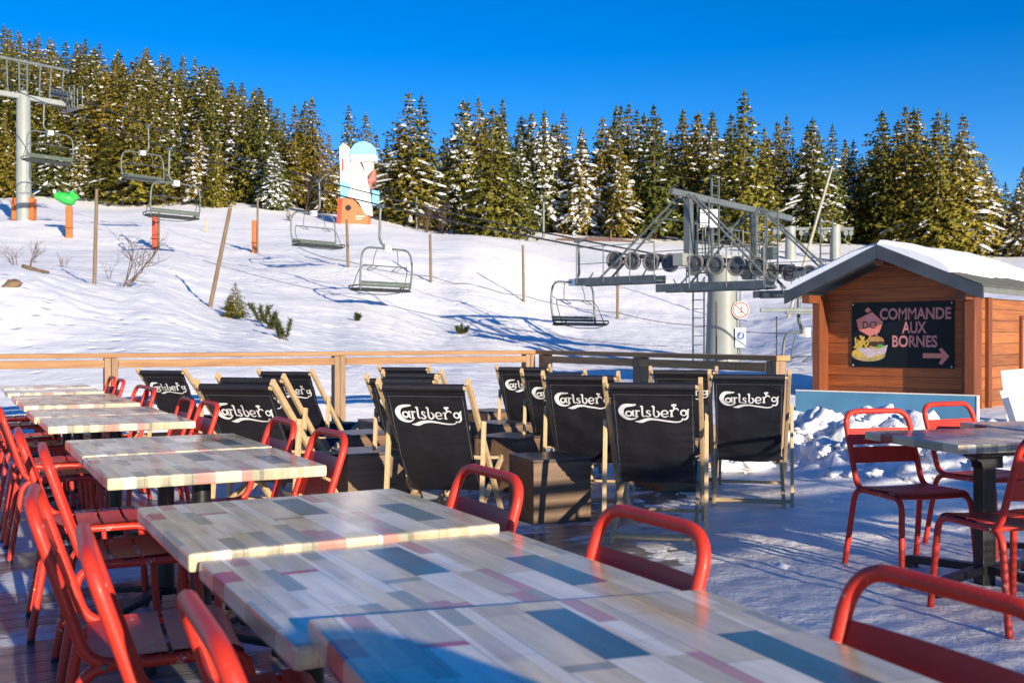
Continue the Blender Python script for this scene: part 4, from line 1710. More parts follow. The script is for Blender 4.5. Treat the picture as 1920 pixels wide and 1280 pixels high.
# white boards leaning on the kiosk
for i, (x, Z, wd, h, tilt, lab) in enumerate([(1922, 14.2, 0.42, 0.86, -0.10, 'tallest white board leaning beside the kiosk'), (1908, 13.9, 0.10, 0.60, -0.28, 'narrow white board leaning in front of the taller one'), (1922, 13.8, 0.12, 0.52, -0.26, 'second narrow white board, at the right edge of the picture')]):
    m = MB()
    m.box((0, 0, h / 2), (wd, 0.03, h), bev=0.004)
    o = m.build('white_board', M['white'])
    o.location = px(x, Z, -0.05)
    o.rotation_euler = (-0.12, tilt, -0.3)
    tag(o, lab, 'board', 'white boards leaning by the kiosk')


# ------------------------------------------------------------------ ski lift
TWR = Vector((6.13, 30.0, 0))
FAR = Vector((-28.4, 60.0, 0))
LD = (FAR - TWR)
LD.z = 0
LEN = LD.length
LDn = LD.normalized()
LP = Vector((-LDn.y, LDn.x, 0)) * -1        # to the right/far side
if LP.y < 0:
    LP = -LP
HALF = 2.2
ZT, ZF = 3.25, 16.0                      # rope height at the near and the far tower


def rope_pt(side, t):
    p = TWR + LD * t + LP * HALF * side
    p.z = ZT + (ZF - ZT) * t - 4 * 1.0 * t * (1 - t) * (1 if 0 <= t <= 1 else 0)
    if t < 0:
        p.z = ZT + 4.0 * t * 1.2
    if t > 1:
        p.z = ZF + (t - 1) * 14
    return p


lrz = math.atan2(LDn.y, LDn.x)           # local x = up the line


def build_cables():
    for side, lab in ((-1, 'haul cable of the chairlift passing over the near wheels'), (1, 'haul cable of the chairlift on the far side of the pylons')):
        m = MB()
        m.tube([rope_pt(side, -0.16 + 1.76 * k / 70) for k in range(71)], 0.028, 6)
        tag(m.build('lift_cable', M['cable']), lab, 'cable', 'haul cables of the chairlift')


build_cables()


def make_lift_chair(label):
    """origin at the cable clamp; local x along the line (up), y across; hangs down"""
    root = empty('lift_chair', (0, 0, 0), 0, label, 'lift chair', 'chairs hanging from the ski lift')
    g = M['galv']
    g = M['lift_tube']
    oy = -0.30
    m = MB()
    m.box((0, 0, -0.04), (0.34, 0.09, 0.14), bev=0.02)
    m.tube(arc_path([(0, 0, -0.05), (0, 0.03, -0.3), (0, 0.06, -1.30), (0.0, oy, -1.50)], 0.28, 8), 0.045, 10)
    m.build('hanger', g, root)
    W = 1.22
    T = -1.52
    Bt = -3.0
    m = MB()
    m.tube(arc_path([(0.1, oy - W + 0.05, Bt), (0.0, oy - W - 0.02, T - 0.8), (0, oy - W + 0.08, T), (0, oy + W - 0.08, T), (0, oy + W + 0.02, T - 0.8), (0.1, oy + W - 0.05, Bt)], 0.50, 9), 0.036, 10)
    m.build('hoop', g, root)
    m = MB()
    m.box((0, oy, T), (0.2, 0.26, 0.24), bev=0.01)
    m.build('number_plate', M['white'], root)
    # safety bar
    m = MB()
    m.tube([(0.08, oy - W + 0.2, T - .62), (0.08, oy + W - 0.2, T - .62)], 0.02, 8)
    for yy in (-0.6, 0.6):
        m.tube([(0.0, oy + yy * 0.8, T - .04), (0.05, oy + yy * 0.95, T - .34), (0.08, oy + yy, T - .6), (0.3, oy + yy + 0.1, T - .76), (0.3, oy + yy - 0.14, T - .76), (0.08, oy + yy - 0.24, T - .62)], 0.015, 6)
    m.tube(arc_path([(0.08, oy - W + 0.22, T - .62), (0.2, oy - W + 0.06, T - .8), (0.5, oy - W + 0.0, Bt - .02), (0.62, oy - W * 0.4, Bt - .12), (0.62, oy + W * 0.4, Bt - .12), (0.5, oy + W, Bt - .02), (0.2, oy + W - 0.06, T - .8), (0.08, oy + W - 0.22, T - .62)], 0.2, 5), 0.016, 8)
    m.build('safety_bar', M['dark_steel'], root)
    m = MB()
    m.box((0.33, oy, Bt + 0.02), (0.54, 2 * W - 0.06, 0.11), bev=0.03)
    for sg in (-1, 1):
        m.tube(arc_path([(0.06, oy + sg * W, Bt), (0.62, oy + sg * W, Bt + .02), (0.66, oy + sg * W, Bt + .14), (0.10, oy + sg * W, Bt + .16)], 0.06, 4), 0.024, 8)
    m.build('seat', M['lift_seat'], root)
    m = MB()
    for k in range(2):
        m.box((0.02 - 0.02 * k, oy, Bt + .16 + 0.10 * k), (0.03, 2 * W - 0.08, 0.09), bev=0.008)
    m.build('backrest', M['lift_back'], root)
    return root


LC = make_lift_chair('x')
LCH = [
    (-1, 0.270, 'lift chair hanging above the piste, centre left, with its green backrest lit'),
    (1, 0.152, 'lift chair hanging between the centre and the pylon with its dark seat tipped right'),
    (1, 0.467, 'lift chair hanging left of the painted sculpture'),
    (-1, 0.573, 'lift chair hanging low over the left piste above the red padded post'),
    (1, 0.783, 'lift chair hanging in front of the forest, up and left of the lower one'),
    (-1, 0.837, 'lift chair hanging beside the far lift pylon'),
    (-1, -0.075, 'lift chair partly hidden by the left end of the kiosk roof'),
]
for i, (side, t, lab) in enumerate(LCH):
    o = LC if i == 0 else dup(LC)
    o['label'] = lab
    p = rope_pt(side, t)
    o.location = p
    o.rotation_euler = (0, 0, lrz + (math.pi if side > 0 else 0))
    if side > 0:
        o.rotation_euler = (0, 0, lrz + math.pi)


def sheave(mb, c, r, ax):
    """wheel with tyre around axis ax (unit, horizontal)"""
    c = Vector(c)
    up = Vector((0, 0, 1))
    fw = ax.cross(up).normalized()
    n = 28
    prof = [(0.0, 0.045, 1), (r * 0.25, 0.05, 1), (r * 0.3, 0.02, 1), (r * 0.78, 0.02, 1), (r * 0.82, 0.05, 0), (r, 0.05, 0), (r, -0.05, 0), (r * 0.82, -0.05, 0), (r * 0.78, -0.02, 1), (r * 0.3, -0.02, 1), (r * 0.25, -0.05, 1), (0.0, -0.045, 1)]
    for i in range(len(prof) - 1):
        r0, a0, m0 = prof[i]
        r1, a1, m1 = prof[i + 1]
        vs = []
        for k in range(n):
            an = 2 * math.pi * k / n
            d = fw * math.cos(an) + up * math.sin(an)
            vs.append(c + d * r0 + ax * a0)
            vs.append(c + d * r1 + ax * a1)
        fs = [[2 * k, 2 * k + 1, 2 * ((k + 1) % n) + 1, 2 * ((k + 1) % n)] for k in range(n)]
        mb.add(vs, fs, 1 if min(m0, m1) == 0 else 0, True)


def near_tower():
    """local x = up the line (left in view), local y = across to the far side"""
    gz = ground(TWR.x, TWR.y)
    root = empty('lift_pylon', (TWR.x, TWR.y, gz), lrz, 'grey chairlift pylon with wheels, walkways and a ladder beside the kiosk', 'lift pylon')
    # make local y point to the far side (LP)
    sgn = 1 if Vector((-math.sin(lrz), math.cos(lrz), 0)).dot(LP) > 0 else -1
    z0 = ZT - gz                               # rope height above the ground here

    def Y(y):
        return y * sgn
    g = M['galv']
    ds = M['dark_steel']
    m = MB()
    m.tube([(0, 0, -0.4), (0, 0, z0 - 0.3)], [0.52, 0.42], 28)
    m.tube([(0, 0, z0 - 0.3), (0, 0, z0 + 0.35)], [0.42, 0.40], 28)
    m.tube([(0, 0, z0 - 1.15), (0, 0, z0 - 1.05)], 0.455, 28)
    m.build('column', M['tower'], root)
    # head crossbeam
    m = MB()
    m.beam((0, Y(-HALF - 0.25), z0 + 0.12), (0, Y(HALF + 0.25), z0 + 0.12), 0.32, 0.34, bev=0.01)
    m.build('cross_arm', M['tower'], root)
    # upper gantry along the arm, on two A frames
    m = MB()
    zg = z0 + 1.82
    m.beam((0.0, Y(-HALF - 0.6), zg + 0.12), (0.0, Y(HALF + 2.2), zg + 0.0), 0.13, 0.17, bev=0.006)
    for s in (-1, 1):
        y = s * HALF * 0.86
        m.beam((0, Y(y), z0 + 0.2), (0, Y(y), zg), 0.2, 0.2, bev=0.006)
    m.build('gantry', g, root)
    for s in (-1, 1):
        y = s * HALF
        m = MB()
        for off in (-0.22, 0.3):
            m.tube([(2.7, Y(y + off), z0 - 0.35), (0.15, Y(y * 0.92 + off * .5), zg + 0.1)], 0.034, 8)
            m.tube([(-2.9, Y(y + off), z0 - 0.75), (-0.15, Y(y * 0.92 + off * .5), zg + 0.1)], 0.034, 8)
        m.build('brace', g, root)
    # sheave trains
    for s in (-1, 1):
        y = s * HALF
        tr = empty('sheave_train', (0, 0, 0))
        parent(tr, root)
        n = 8
        tilt = 0.09
        beams = MB()
        for k in range(n):
            x = 2.2 - 4.4 * k / (n - 1) - (0.08 if k > 3 else -0.08)
            zz = z0 + 0.02 + tilt * x + (-0.0)
            w_ = MB()
            sheave(w_, (x, Y(y), zz - 0.0), 0.262, Vector((0, 1, 0)))
            w_.build('sheave', [M['sheave'], M['tyre']], tr)
        for k in range(0, n, 2):
            x0 = 2.2 - 4.4 * k / (n - 1) - (0.08 if k > 3 else -0.08)
            x1 = 2.2 - 4.4 * (k + 1) / (n - 1) - (0.08 if k + 1 > 3 else -0.08)
            for o_ in (0.09,):
                beams.beam((x0, Y(y + o_), z0 + 0.07 + tilt * x0), (x1, Y(y + o_), z0 + 0.07 + tilt * x1), 0.02, 0.11)
        for x0, x1 in ((1.9, 0.6), (-0.6, -1.9)):
            beams.beam((x0, Y(y + 0.11), z0 + 0.16 + tilt * x0), (x1, Y(y + 0.11), z0 + 0.16 + tilt * x1), 0.03, 0.13)
        beams.beam((1.1, Y(y + 0.15), z0 + 0.22), (-1.1, Y(y + 0.15), z0 + 0.12), 0.04, 0.14)
        beams.build('train_beam', ds, tr)
        # walkway under the train
        m = MB()
        yo = y + s * 0.55
        for x0, x1, zz in ((3.1, 0.35, z0 - 0.46), (0.35, -2.9, z0 - 0.72)):
            m.box(((x0 + x1) / 2, Y(yo), zz), (x0 - x1, 0.5, 0.05), bev=0.004)
            for o_ in (-0.25, 0.25):
                m.box(((x0 + x1) / 2, Y(yo + o_), zz + 0.04), (x0 - x1, 0.02, 0.22), bev=0.003)
        m.build('walkway', ds, root)
        m = MB()
        for x in (3.05, 2.1, 1.2, 0.4, -0.7, -1.8, -2.85):
            zz = (z0 - 0.46) if x > 0.35 else (z0 - 0.72)
            m.tube([(x, Y(yo + s * 0.25), zz), (x, Y(yo + s * 0.25), zz + 1.05)], 0.018, 6)
            if x in (3.05, 1.2, -0.7, -2.85):
                m.tube([(x, Y(yo - s * 0.2), zz), (x, Y(y - s * 0.0), zz + 0.34)], 0.025, 6)
        for hh in (0.55, 1.03):
            m.tube([(3.05, Y(yo + s * 0.25), z0 - 0.46 + hh), (0.4, Y(yo + s * 0.25), z0 - 0.46 + hh)], 0.012, 6)
            m.tube([(0.4, Y(yo + s * 0.25), z0 - 0.72 + hh), (-2.85, Y(yo + s * 0.25), z0 - 0.72 + hh)], 0.012, 6)
        m.build('guard_rail', g, root)
        # ladder cages standing on the arm
        for x, hh in ((-0.35, 1.9), (-2.4, 1.5)):
            m = MB()
            for a in (-0.18, 0.18):
                m.beam((x + a, Y(y - s * 0.5), z0 - 0.6), (x + a, Y(y - s * 0.5), z0 - 0.6 + hh + 0.5), 0.035, 0.035)
            for k in range(9):
                zz = z0 - 0.5 + k * (hh + 0.3) / 8
                m.tube([(x - 0.18, Y(y - s * 0.5), zz), (x + 0.18, Y(y - s * 0.5), zz)], 0.014, 6)
            m.build('cage_ladder', g, root)
    # cabinets, lamps and cable loops on the head
    for (x, yy, zz, sx, sy, sz) in ((0.5, -0.9, z0 + 0.5, 0.3, 0.2, 0.45), (-0.9, 1.1, z0 + 0.45, 0.4, 0.25, 0.35), (-1.6, -1.4, z0 - 0.2, 0.3, 0.3, 0.5)):
        MB().box((x, Y(yy), zz), (sx, sy, sz), bev=0.015).build('cabinet', ds, root)
    for yy in (-1.5, -0.9, 0.6, 1.3, 1.9, 2.6):
        m = MB()
        m.tube([(0.05, Y(yy), z0 + 0.25), (0.05, Y(yy), zg - 0.6)], 0.022, 6)
        m.tube([(0.05, Y(yy), zg - 0.65), (0.05, Y(yy + 0.45), zg - 0.65), (0.05, Y(yy + 0.45), z0 + 0.25)], 0.018, 6)
        m.build('hanger_rod', g, root)
    for hh in (0.75, 1.25):
        MB().tube([(0.35, Y(-HALF - 0.3), z0 + hh), (0.35, Y(HALF + 0.5), z0 + hh)], 0.016, 6).build('guard_rail', g, root)
    MB().tube([(0.1 + 0.3 * math.cos(k / 14 * 6.283), Y(0.35 + 0.05 * math.sin(k)), zg - 0.75 + 0.33 * math.sin(k / 14 * 6.283)) for k in range(14)], 0.014, 6, closed=True).build('cable_loop', M['cable'], root)
    # central rungs and number plate above the arm
    m = MB()
    for a in (-0.2, 0.2):
        m.beam((0.05, Y(a - 0.35), z0 + 0.2), (0.05, Y(a - 0.35), zg + 0.75), 0.045, 0.045)
    for k in range(11):
        zz = z0 + 0.4 + k * 0.28
        m.tube([(0.05, Y(-0.55), zz), (0.05, Y(-0.15), zz)], 0.016, 6)
    m.build('mast_ladder', g, root)
    m = MB()
    m.box((0.0, 0, 0), (0.5, 0.02, 0.52), bev=0.004)
    # plate faces the camera
    pl = m.build('number_plate', M['white'], root)
    pl.location = (0.1, Y(-0.62), zg - 0.42)
    pl.rotation_euler = (0, 0, -lrz)
    tm = MB()
    tm.add([(x, -0.013, z) for x, z in ((-0.03, -0.17), (0.035, -0.17), (0.035, 0.17), (-0.02, 0.17), (-0.11, 0.09), (-0.09, 0.05), (-0.03, 0.10))], [list(range(7))])
    tm.build('plate_number', M['sign_blue'], pl)
    # ladder on the column, left side seen from the camera
    lc = Matrix.Rotation(-lrz, 3, 'Z')
    m = MB()
    for a in (-0.16, 0.16):
        p0 = lc @ Vector((-0.72 + a, -0.1, 0))
        m.beam((p0.x, p0.y, -0.3), (p0.x, p0.y, z0 - 0.3), 0.035, 0.035)
    for k in range(12):
        zz = -0.1 + k * 0.26
        a_ = lc @ Vector((-0.88, -0.1, 0))
        b_ = lc @ Vector((-0.56, -0.1, 0))
        m.tube([(a_.x, a_.y, zz), (b_.x, b_.y, zz)], 0.014, 6)
    m.build('ladder', ds, root)
    # signs
    q = lc @ Vector((0.42, -0.42, 0))
    m = MB()
    m.tube([(q.x, q.y, 0.35), (q.x, q.y, z0 - 0.55)], 0.022, 8)
    m.build('sign_pole', g, root)
    q = lc @ Vector((0.42, -0.46, 0))
    zs = zat(581, 29.5) - gz
    m = MB()
    ring = []
    n = 32
    Rr = 0.25
    m.add([(0, 0, 0)] + [(Rr * math.cos(2 * math.pi * k / n), 0, Rr * math.sin(2 * math.pi * k / n)) for k in range(n)], [[0, 1 + k, 1 + (k + 1) % n] for k in range(n)], 0)
    m.add([(0, .015, 0)] + [(Rr * math.cos(2 * math.pi * k / n), .015, Rr * math.sin(2 * math.pi * k / n)) for k in range(n)], [[0, 1 + (k + 1) % n, 1 + k] for k in range(n)], 0)
    m.grid([[(Rr * math.cos(2 * math.pi * k / n), 0, Rr * math.sin(2 * math.pi * k / n)) for k in range(n + 1)], [(Rr * math.cos(2 * math.pi * k / n), .015, Rr * math.sin(2 * math.pi * k / n)) for k in range(n + 1)]])
    m.grid([[(rr * math.cos(2 * math.pi * k / n), -0.004, rr * math.sin(2 * math.pi * k / n)) for k in range(n + 1)] for rr in (0.235, 0.195)], mi=1)
    m.box((0, -0.008, 0), (0.40, 0.004, 0.03), mi=1, mat=Matrix.Rotation(R(45), 4, 'Y'))
    m.box((0.02, -0.005, 0.02), (0.03, 0.004, 0.2), mi=2)
    m.box((-0.03, -0.005, -0.07), (0.16, 0.004, 0.03), mi=2)
    so = m.build('prohibition_sign', [M['white'], M['sign_red'], M['sign_black']], root)
    so.location = (q.x, q.y, zs)
    so.rotation_euler = (0, 0, -lrz)
    zs2 = zat(633, 29.5) - gz
    m = MB()
    m.box((0, 0, 0), (0.30, 0.015, 0.56), bev=0.003)
    m.add([(0, -0.012, 0.06)] + [(0.115 * math.cos(2 * math.pi * k / n), -0.012, 0.06 + 0.115 * math.sin(2 * math.pi * k / n)) for k in range(n)], [[0, 1 + k, 1 + (k + 1) % n] for k in range(n)], 1)
    m.box((0.02, -0.015, 0.08), (0.04, 0.004, 0.1), mi=0)
    m.box((-0.01, -0.016, 0.03), (0.07, 0.004, 0.05), mi=0)
    so = m.build('blue_sign', [M['white'], M['sign_blue']], root)
    so.location = (q.x, q.y, zs2)
    so.rotation_euler = (0, 0, -lrz)


near_tower()


def far_tower():
    gz = ground(FAR.x, FAR.y)
    root = empty('lift_pylon', (FAR.x, FAR.y, gz), lrz, 'silver chairlift pylon with an orange padded foot at the left edge', 'lift pylon')
    g = M['galv']
    h = ZF - gz
    MB().tube([(0, 0, -0.3), (0, 0, h - 1.0), (0, 0, h - 0.5)], [0.42, 0.38, 0.2], 24).build('column', M['tower'], root)
    m = MB()
    m.beam((0, -2.7, h - 0.8), (0, 2.7, h - 0.8), 0.24, 0.28, bev=0.01)
    m.build('cross_arm', M['tower'], root)
    m = MB()
    m.beam((0, -2.7, h + 1.25), (0, 2.7, h + 1.25), 0.12, 0.14)
    for y in (-2.2, -1.5, -0.9, -0.2, 0.25, 0.9, 1.5, 2.2):
        m.beam((0, y, h - 0.7), (0, y * 1.08, h + 1.25), 0.07, 0.07)
    for k in range(7):
        m.tube([(0, -0.2, h - 0.7 + k * .3), (0, 0.25, h - 0.7 + k * .3)], 0.025, 6)
    m.build('gantry', g, root)
    for s in (-1, 1):
        y = s * 2.2
        tr = empty('sheave_train')
        parent(tr, root)
        for k in range(6):
            x = 1.1 - 2.2 * k / 5
            w_ = MB()
            sheave(w_, (x, y, h - 0.25 + 0.25 * x), 0.22, Vector((0, 1, 0)))
            w_.build('sheave', [M['sheave'], M['tyre']], tr)
        b_ = MB()
        b_.beam((1.1, y + .1, h - 0.2 + .27), (-1.1, y + .1, h - 0.2 - .27), 0.05, 0.16)
        b_.build('train_beam', M['dark_steel'], tr)
        m = MB()
        yo = y + s * 0.6
        m.box((0, yo, h - 1.1), (2.0, 0.4, 0.05))
        for x in (-0.95, -0.35, 0.35, 0.95):
            for o_ in (-0.25, 0.25):
                m.tube([(x, yo + o_, h - 1.1), (x, yo + o_, h + 0.2)], 0.035, 6)
        for o_ in (-0.25, 0.25):
            for hh in (-0.4, 0.2):
                m.tube([(-0.95, yo + o_, h + hh), (0.95, yo + o_, h + hh)], 0.03, 6)
        m.build('walkway', g, root)
    m = MB()
    for q_ in (-0.52, 0.50):
        c_ = Matrix.Rotation(-lrz, 3, 'Z') @ Vector((q_, 0.05, 0.62))
        m.box(c_, (0.26, 0.5, 1.3), rz=-lrz, bev=0.06)
    m.build('foot_padding', M['orange_pad'], root)


far_tower()


# ------------------------------------------------------------------ poles and pads
def gpx(x, Z, dz=0.0):
    p = px(x, Z)
    return Vector((p.x, p.y, ground(p.x, p.y) + dz))


def fit_Z(x, y, lo=12.0, hi=120.0):
    """distance at which the ground shows at picture row y in picture column x (farthest crossing from near)"""
    Z = lo
    best = hi
    prev = None
    while Z < hi:
        p = px(x, Z)
        yy = YH + (EYE - ground(p.x, p.y)) * FPX / Z
        if prev is not None and prev > y >= yy:
            return Z
        prev = yy
        Z += 0.25
    return best


FG = 'wooden poles of the rope fence across the piste'
fence_tops = []
for x, yt, yb, dxp, lab in ((653, 413, 503, 2, 'brown fence pole below the painted sculpture'), (808, 441, 531, 1, 'brown fence pole right of the centre lift chair'), (982, 460, 566, 1, 'brown fence pole between the two middle lift chairs'), (1158, 492, 597, 0, 'brown fence pole under the left end of the pylon walkway')):
    Z = fit_Z(x, yb)
    p = gpx(x, Z)
    h = (yb - yt) * Z / FPX
    m = MB()
    m.tube([(0, 0, -0.3), (0, 0, h * 0.5), (0.0, 0, h)], [0.072, 0.068, 0.062], 8)
    o = m.build('fence_pole', M['pole'], loc=p)
    o.rotation_euler = (0, -0.015 * dxp, 0)
    tag(o, lab, 'pole', FG)
    fence_tops.append(p + Vector((0, 0, 0.28)))
m = MB()
pts = []
ext = [gpx(560, fit_Z(560, 475), 0.28)] + fence_tops + [gpx(1330, fit_Z(1330, 625), 0.28), gpx(1520, fit_Z(1520, 640), 0.3)]
for a, b in zip(ext[:-1], ext[1:]):
    for k in range(8):
        t = k / 8
        q = a.lerp(b, t)
        q.z -= 0.35 * 4 * t * (1 - t) * 0.4
        q.z = max(q.z, ground(q.x, q.y) + 0.03)
        pts.append(q)
pts.append(ext[-1])
tag(m.tube(pts, 0.016, 5).build('fence_rope', M['rope']), 'thin rope slung along the fence poles just above the snow', 'rope')
m = MB()
ext = [gpx(380, fit_Z(380, 512), 0.5), gpx(700, fit_Z(700, 590), 0.45), gpx(1000, fit_Z(1000, 640), 0.35), gpx(1250, fit_Z(1250, 665), 0.3)]
pts = []
for a, b in zip(ext[:-1], ext[1:]):
    for k in range(8):
        t = k / 8
        q = a.lerp(b, t)
        q.z = max(q.z - 0.1 * 4 * t * (1 - t), ground(q.x, q.y) + 0.05)
        pts.append(q)
pts.append(ext[-1])
tag(m.tube(pts, 0.010, 5).build('boundary_rope', M['rope']), 'lower thin rope crossing the snow bank below the lift chairs', 'rope')

# single poles
for x, yt, yb, xt, r_, lab in ((177, 355, 533, 182, 0.045, 'tall upright wooden pole on the left snow bank'), (394, 390, 576, 432, 0.06, 'leaning wooden pole on the left snow bank')):
    Z = fit_Z(x, yb)
    p = gpx(x, Z)
    top = px(xt, Z, zat(yt, Z)) - p
    m = MB()
    m.tube([top * -0.1, top * 0.5, top], [r_ * 1.05, r_, r_ * 0.9], 8)
    tag(m.build('wooden_pole', M['pole'], loc=p), lab, 'pole')

PG = 'padded posts along the piste'
for x, yt, yb, wpx, mt, lab, pole in ((130, 388, 447, 14, 'orange_pad', 'orange padded post under the green snow gun', 0.0), (292, 405, 467, 15, 'red_pad', 'red padded post behind the bare shrub', 0.15), (478, 414, 474, 12, 'orange_pad', 'orange padded post with a tall wooden pole, right of the leaning pole', 1.2)):
    Z = fit_Z(x, yb)
    p = gpx(x, Z)
    h = (yb - yt) * Z / FPX
    wd = wpx * Z / FPX
    root = empty('padded_post', p, 0.3, lab, 'padded post', PG)
    m = MB()
    m.box((0, 0, h / 2 - 0.1), (wd * 0.85, wd * 0.8, h + 0.2), bev=0.07)
    m.tube([(0, -wd * 0.2, h * 0.3), (0, -wd * 0.2, h * 0.31)], wd * 0.62, 16)
    m.build('padding', M[mt], root)
    if pole:
        m = MB()
        m.tube([(wd * 0.35, -wd * 0.45, -0.1), (wd * 0.42, -wd * 0.45, h + pole)], 0.055, 8)
        m.build('pole', M['pole'], root)


def snow_gun():
    Z = fit_Z(130, 447)
    p = gpx(127, Z)
    zc = zat(372, Z)
    root = empty('snow_gun', (p.x, p.y, p.z), 0, 'bright green covered snow gun above an orange padded post', 'snow gun')
    h = zc - p.z
    m = MB()
    m.tube([(0.12, 0, 0.8), (0.12, 0, h - 0.1)], 0.05, 8)
    m.build('stand', M['galv'], root)
    m = MB()
    ax = Vector((-0.85, -0.2, 0.28)).normalized()
    c = Vector((-0.12, 0, h))
    m.tube([c - ax * 0.5, c - ax * 0.42, c - ax * 0.1, c + ax * 0.3, c + ax * 0.5], [0.15, 0.27, 0.33, 0.25, 0.20], 16)
    m.tube([c - ax * 0.5 + Vector((0.1, 0, 0.1)), c - ax * 0.2 + Vector((0.1, 0, 0.42))], [0.2, 0.12], 10)
    m.build('cover', M['green'], root)


snow_gun()


# yellow stick, grey posts, small machines at the edge of the wood
for x, yt, yb, r_, mt, lab, cat in ((388, 412, 437, 0.03, 'yellow', 'thin yellow marker stick on the left piste', 'marker stick'),
                                    (781, 370, 430, 0.13, 'galv', 'grey steel post in front of the tall double spruce', 'post'),
                                    (1019, 380, 446, 0.12, 'galv', 'grey steel post in front of the snowy spruces right of the centre', 'post'),
                                    (1343, 560, 690, 0.02, 'black_steel', 'thin dark stake in front of the pylon foot', 'stake'),
                                    (1456, 600, 700, 0.018, 'black_steel', 'thin dark stake left of the kiosk', 'stake'),
                                    (1881, 400, 478, 0.16, 'white', 'slim white mast standing behind the kiosk roof', 'mast')):
    Z = fit_Z(x, yb) if yb < 640 else 26.0
    p = gpx(x, Z)
    h = (yb - yt) * Z / FPX
    m = MB()
    m.tube([(0, 0, -0.3), (0, 0, h * 0.98), (0, 0, h)], [r_, r_ * 0.95, r_ * 0.8], 10)
    m.tube([(0, 0, h), (0, 0, h + r_ * 0.5)], [r_ * 1.1, r_ * 0.6], 10)
    nmz = {'marker stick': 'marker_stick', 'post': 'steel_post', 'stake': 'marker_stake', 'mast': 'white_mast'}[cat]
    tag(m.build(nmz, M[mt], loc=p), lab, cat)
# long leaning white pole behind the pylon
a = gpx(1478, 48)
b = px(1560, 46, zat(312, 46))
m = MB()
m.tube([a, a.lerp(b, 0.5), b], [0.075, 0.07, 0.05], 10)
tag(m.build('leaning_pole', M['lean']), 'long pale pole leaning to the right behind the pylon', 'pole')
# small far towers of a second lift
for x, yt, yb, lab in ((1482, 425, 500, 'white pylon of a second lift behind the leaning pole'), (1566, 425, 485, 'white pylon of a second lift just left of the kiosk roof')):
    p = gpx(x, 80)
    root = empty('small_pylon', p, 0.4, lab, 'pylon', 'small pylons of the second lift')
    h = zat(yt, 80) - p.z
    MB().tube([(0, 0, -0.3), (0, 0, h)], [0.45, 0.38], 14).build('column', M['tower'], root)
    m = MB()
    m.beam((-1.7, 0, h - 0.25), (1.7, 0, h - 0.1), 0.22, 0.22)
    for k in (-1.5, -1.0, 1.0, 1.5):
        m.tube([(k, -0.05, h - 0.45), (k, 0.05, h - 0.45)], 0.22, 12)
        m.tube([(k, 0, h - 0.2), (k, 0, h - 1.0)], 0.04, 6)
    m.build('cross_arm', M['galv'], root)
# horizontal grey beam by the pylon, a gate arm of the boarding area
p = px(1475, 25.5, zat(581, 25.5))
m = MB()
m.beam((-0.66, 0, 0), (0.9, 0.2, 0), 0.06, 0.10, bev=0.01)
m.beam((0.0, 0.1, -0.02), (0.9, 0.24, -0.02), 0.08, 0.16, bev=0.01)
m.tube([(0.75, 0.2, -0.04), (0.75, 0.2, ground(p.x + .75, p.y + .2) - p.z - 0.2)], 0.05, 10)
tag(m.build('gate_arm', M['dark_steel'], loc=p), 'grey horizontal gate arm just left of the kiosk', 'gate arm')
# yellow machines
for x, Z, lab in ((727, 90, 'small yellow machine at the wood edge right of the sculpture'), (790, 90, 'small yellow machine by the grey post')):
    p = gpx(x, Z)
    root = empty('small_machine', p, 0.2, lab, 'machine', 'yellow machines at the wood edge')
    m = MB()
    m.box((0, 0, 0.45), (1.0, 0.8, 0.4), bev=0.12)
    m.box((0.25, 0, 0.8), (0.5, 0.6, 0.4), bev=0.1)
    m.build('body', M['yellow'], root)
    for s in (-1, 1):
        MB().tube([(s * 0.3, -0.45, 0.2), (s * 0.3, 0.45, 0.2)], 0.24, 14).build('wheel', M['rubber'], root)
# brown net fence at the wood edge, right of centre
m = MB()
rows = [[], []]
for k in range(30):
    x = 1042 + 150 * k / 29
    p = gpx(x, 88)
    hh = 0.12 + 0.25 * math.sin(math.pi * k / 29) ** 0.7 + 0.1 * noise.noise(Vector((k * 0.7, 0, 0)))
    rows[0].append((p.x, p.y, p.z - 0.2))
    rows[1].append((p.x, p.y, p.z + hh))
m.grid(rows)
m.grid([[(q[0], q[1] + 0.05, q[2]) for q in r_] for r_ in rows], flip=True)
m.grid([rows[1], [(q[0], q[1] + 0.05, q[2]) for q in rows[1]]])
nf = tag(m.build('net_fence', M['netting']), 'brown safety net stretched at the edge of the wood', 'net fence')
for x in (1055, 1100, 1145, 1188):
    p = gpx(x, 87.9)
    MB().tube([p - Vector((0, 0, 0.3)), p + Vector((0, 0, 0.9))], 0.04, 6).build('net_post', M['pole'], nf)


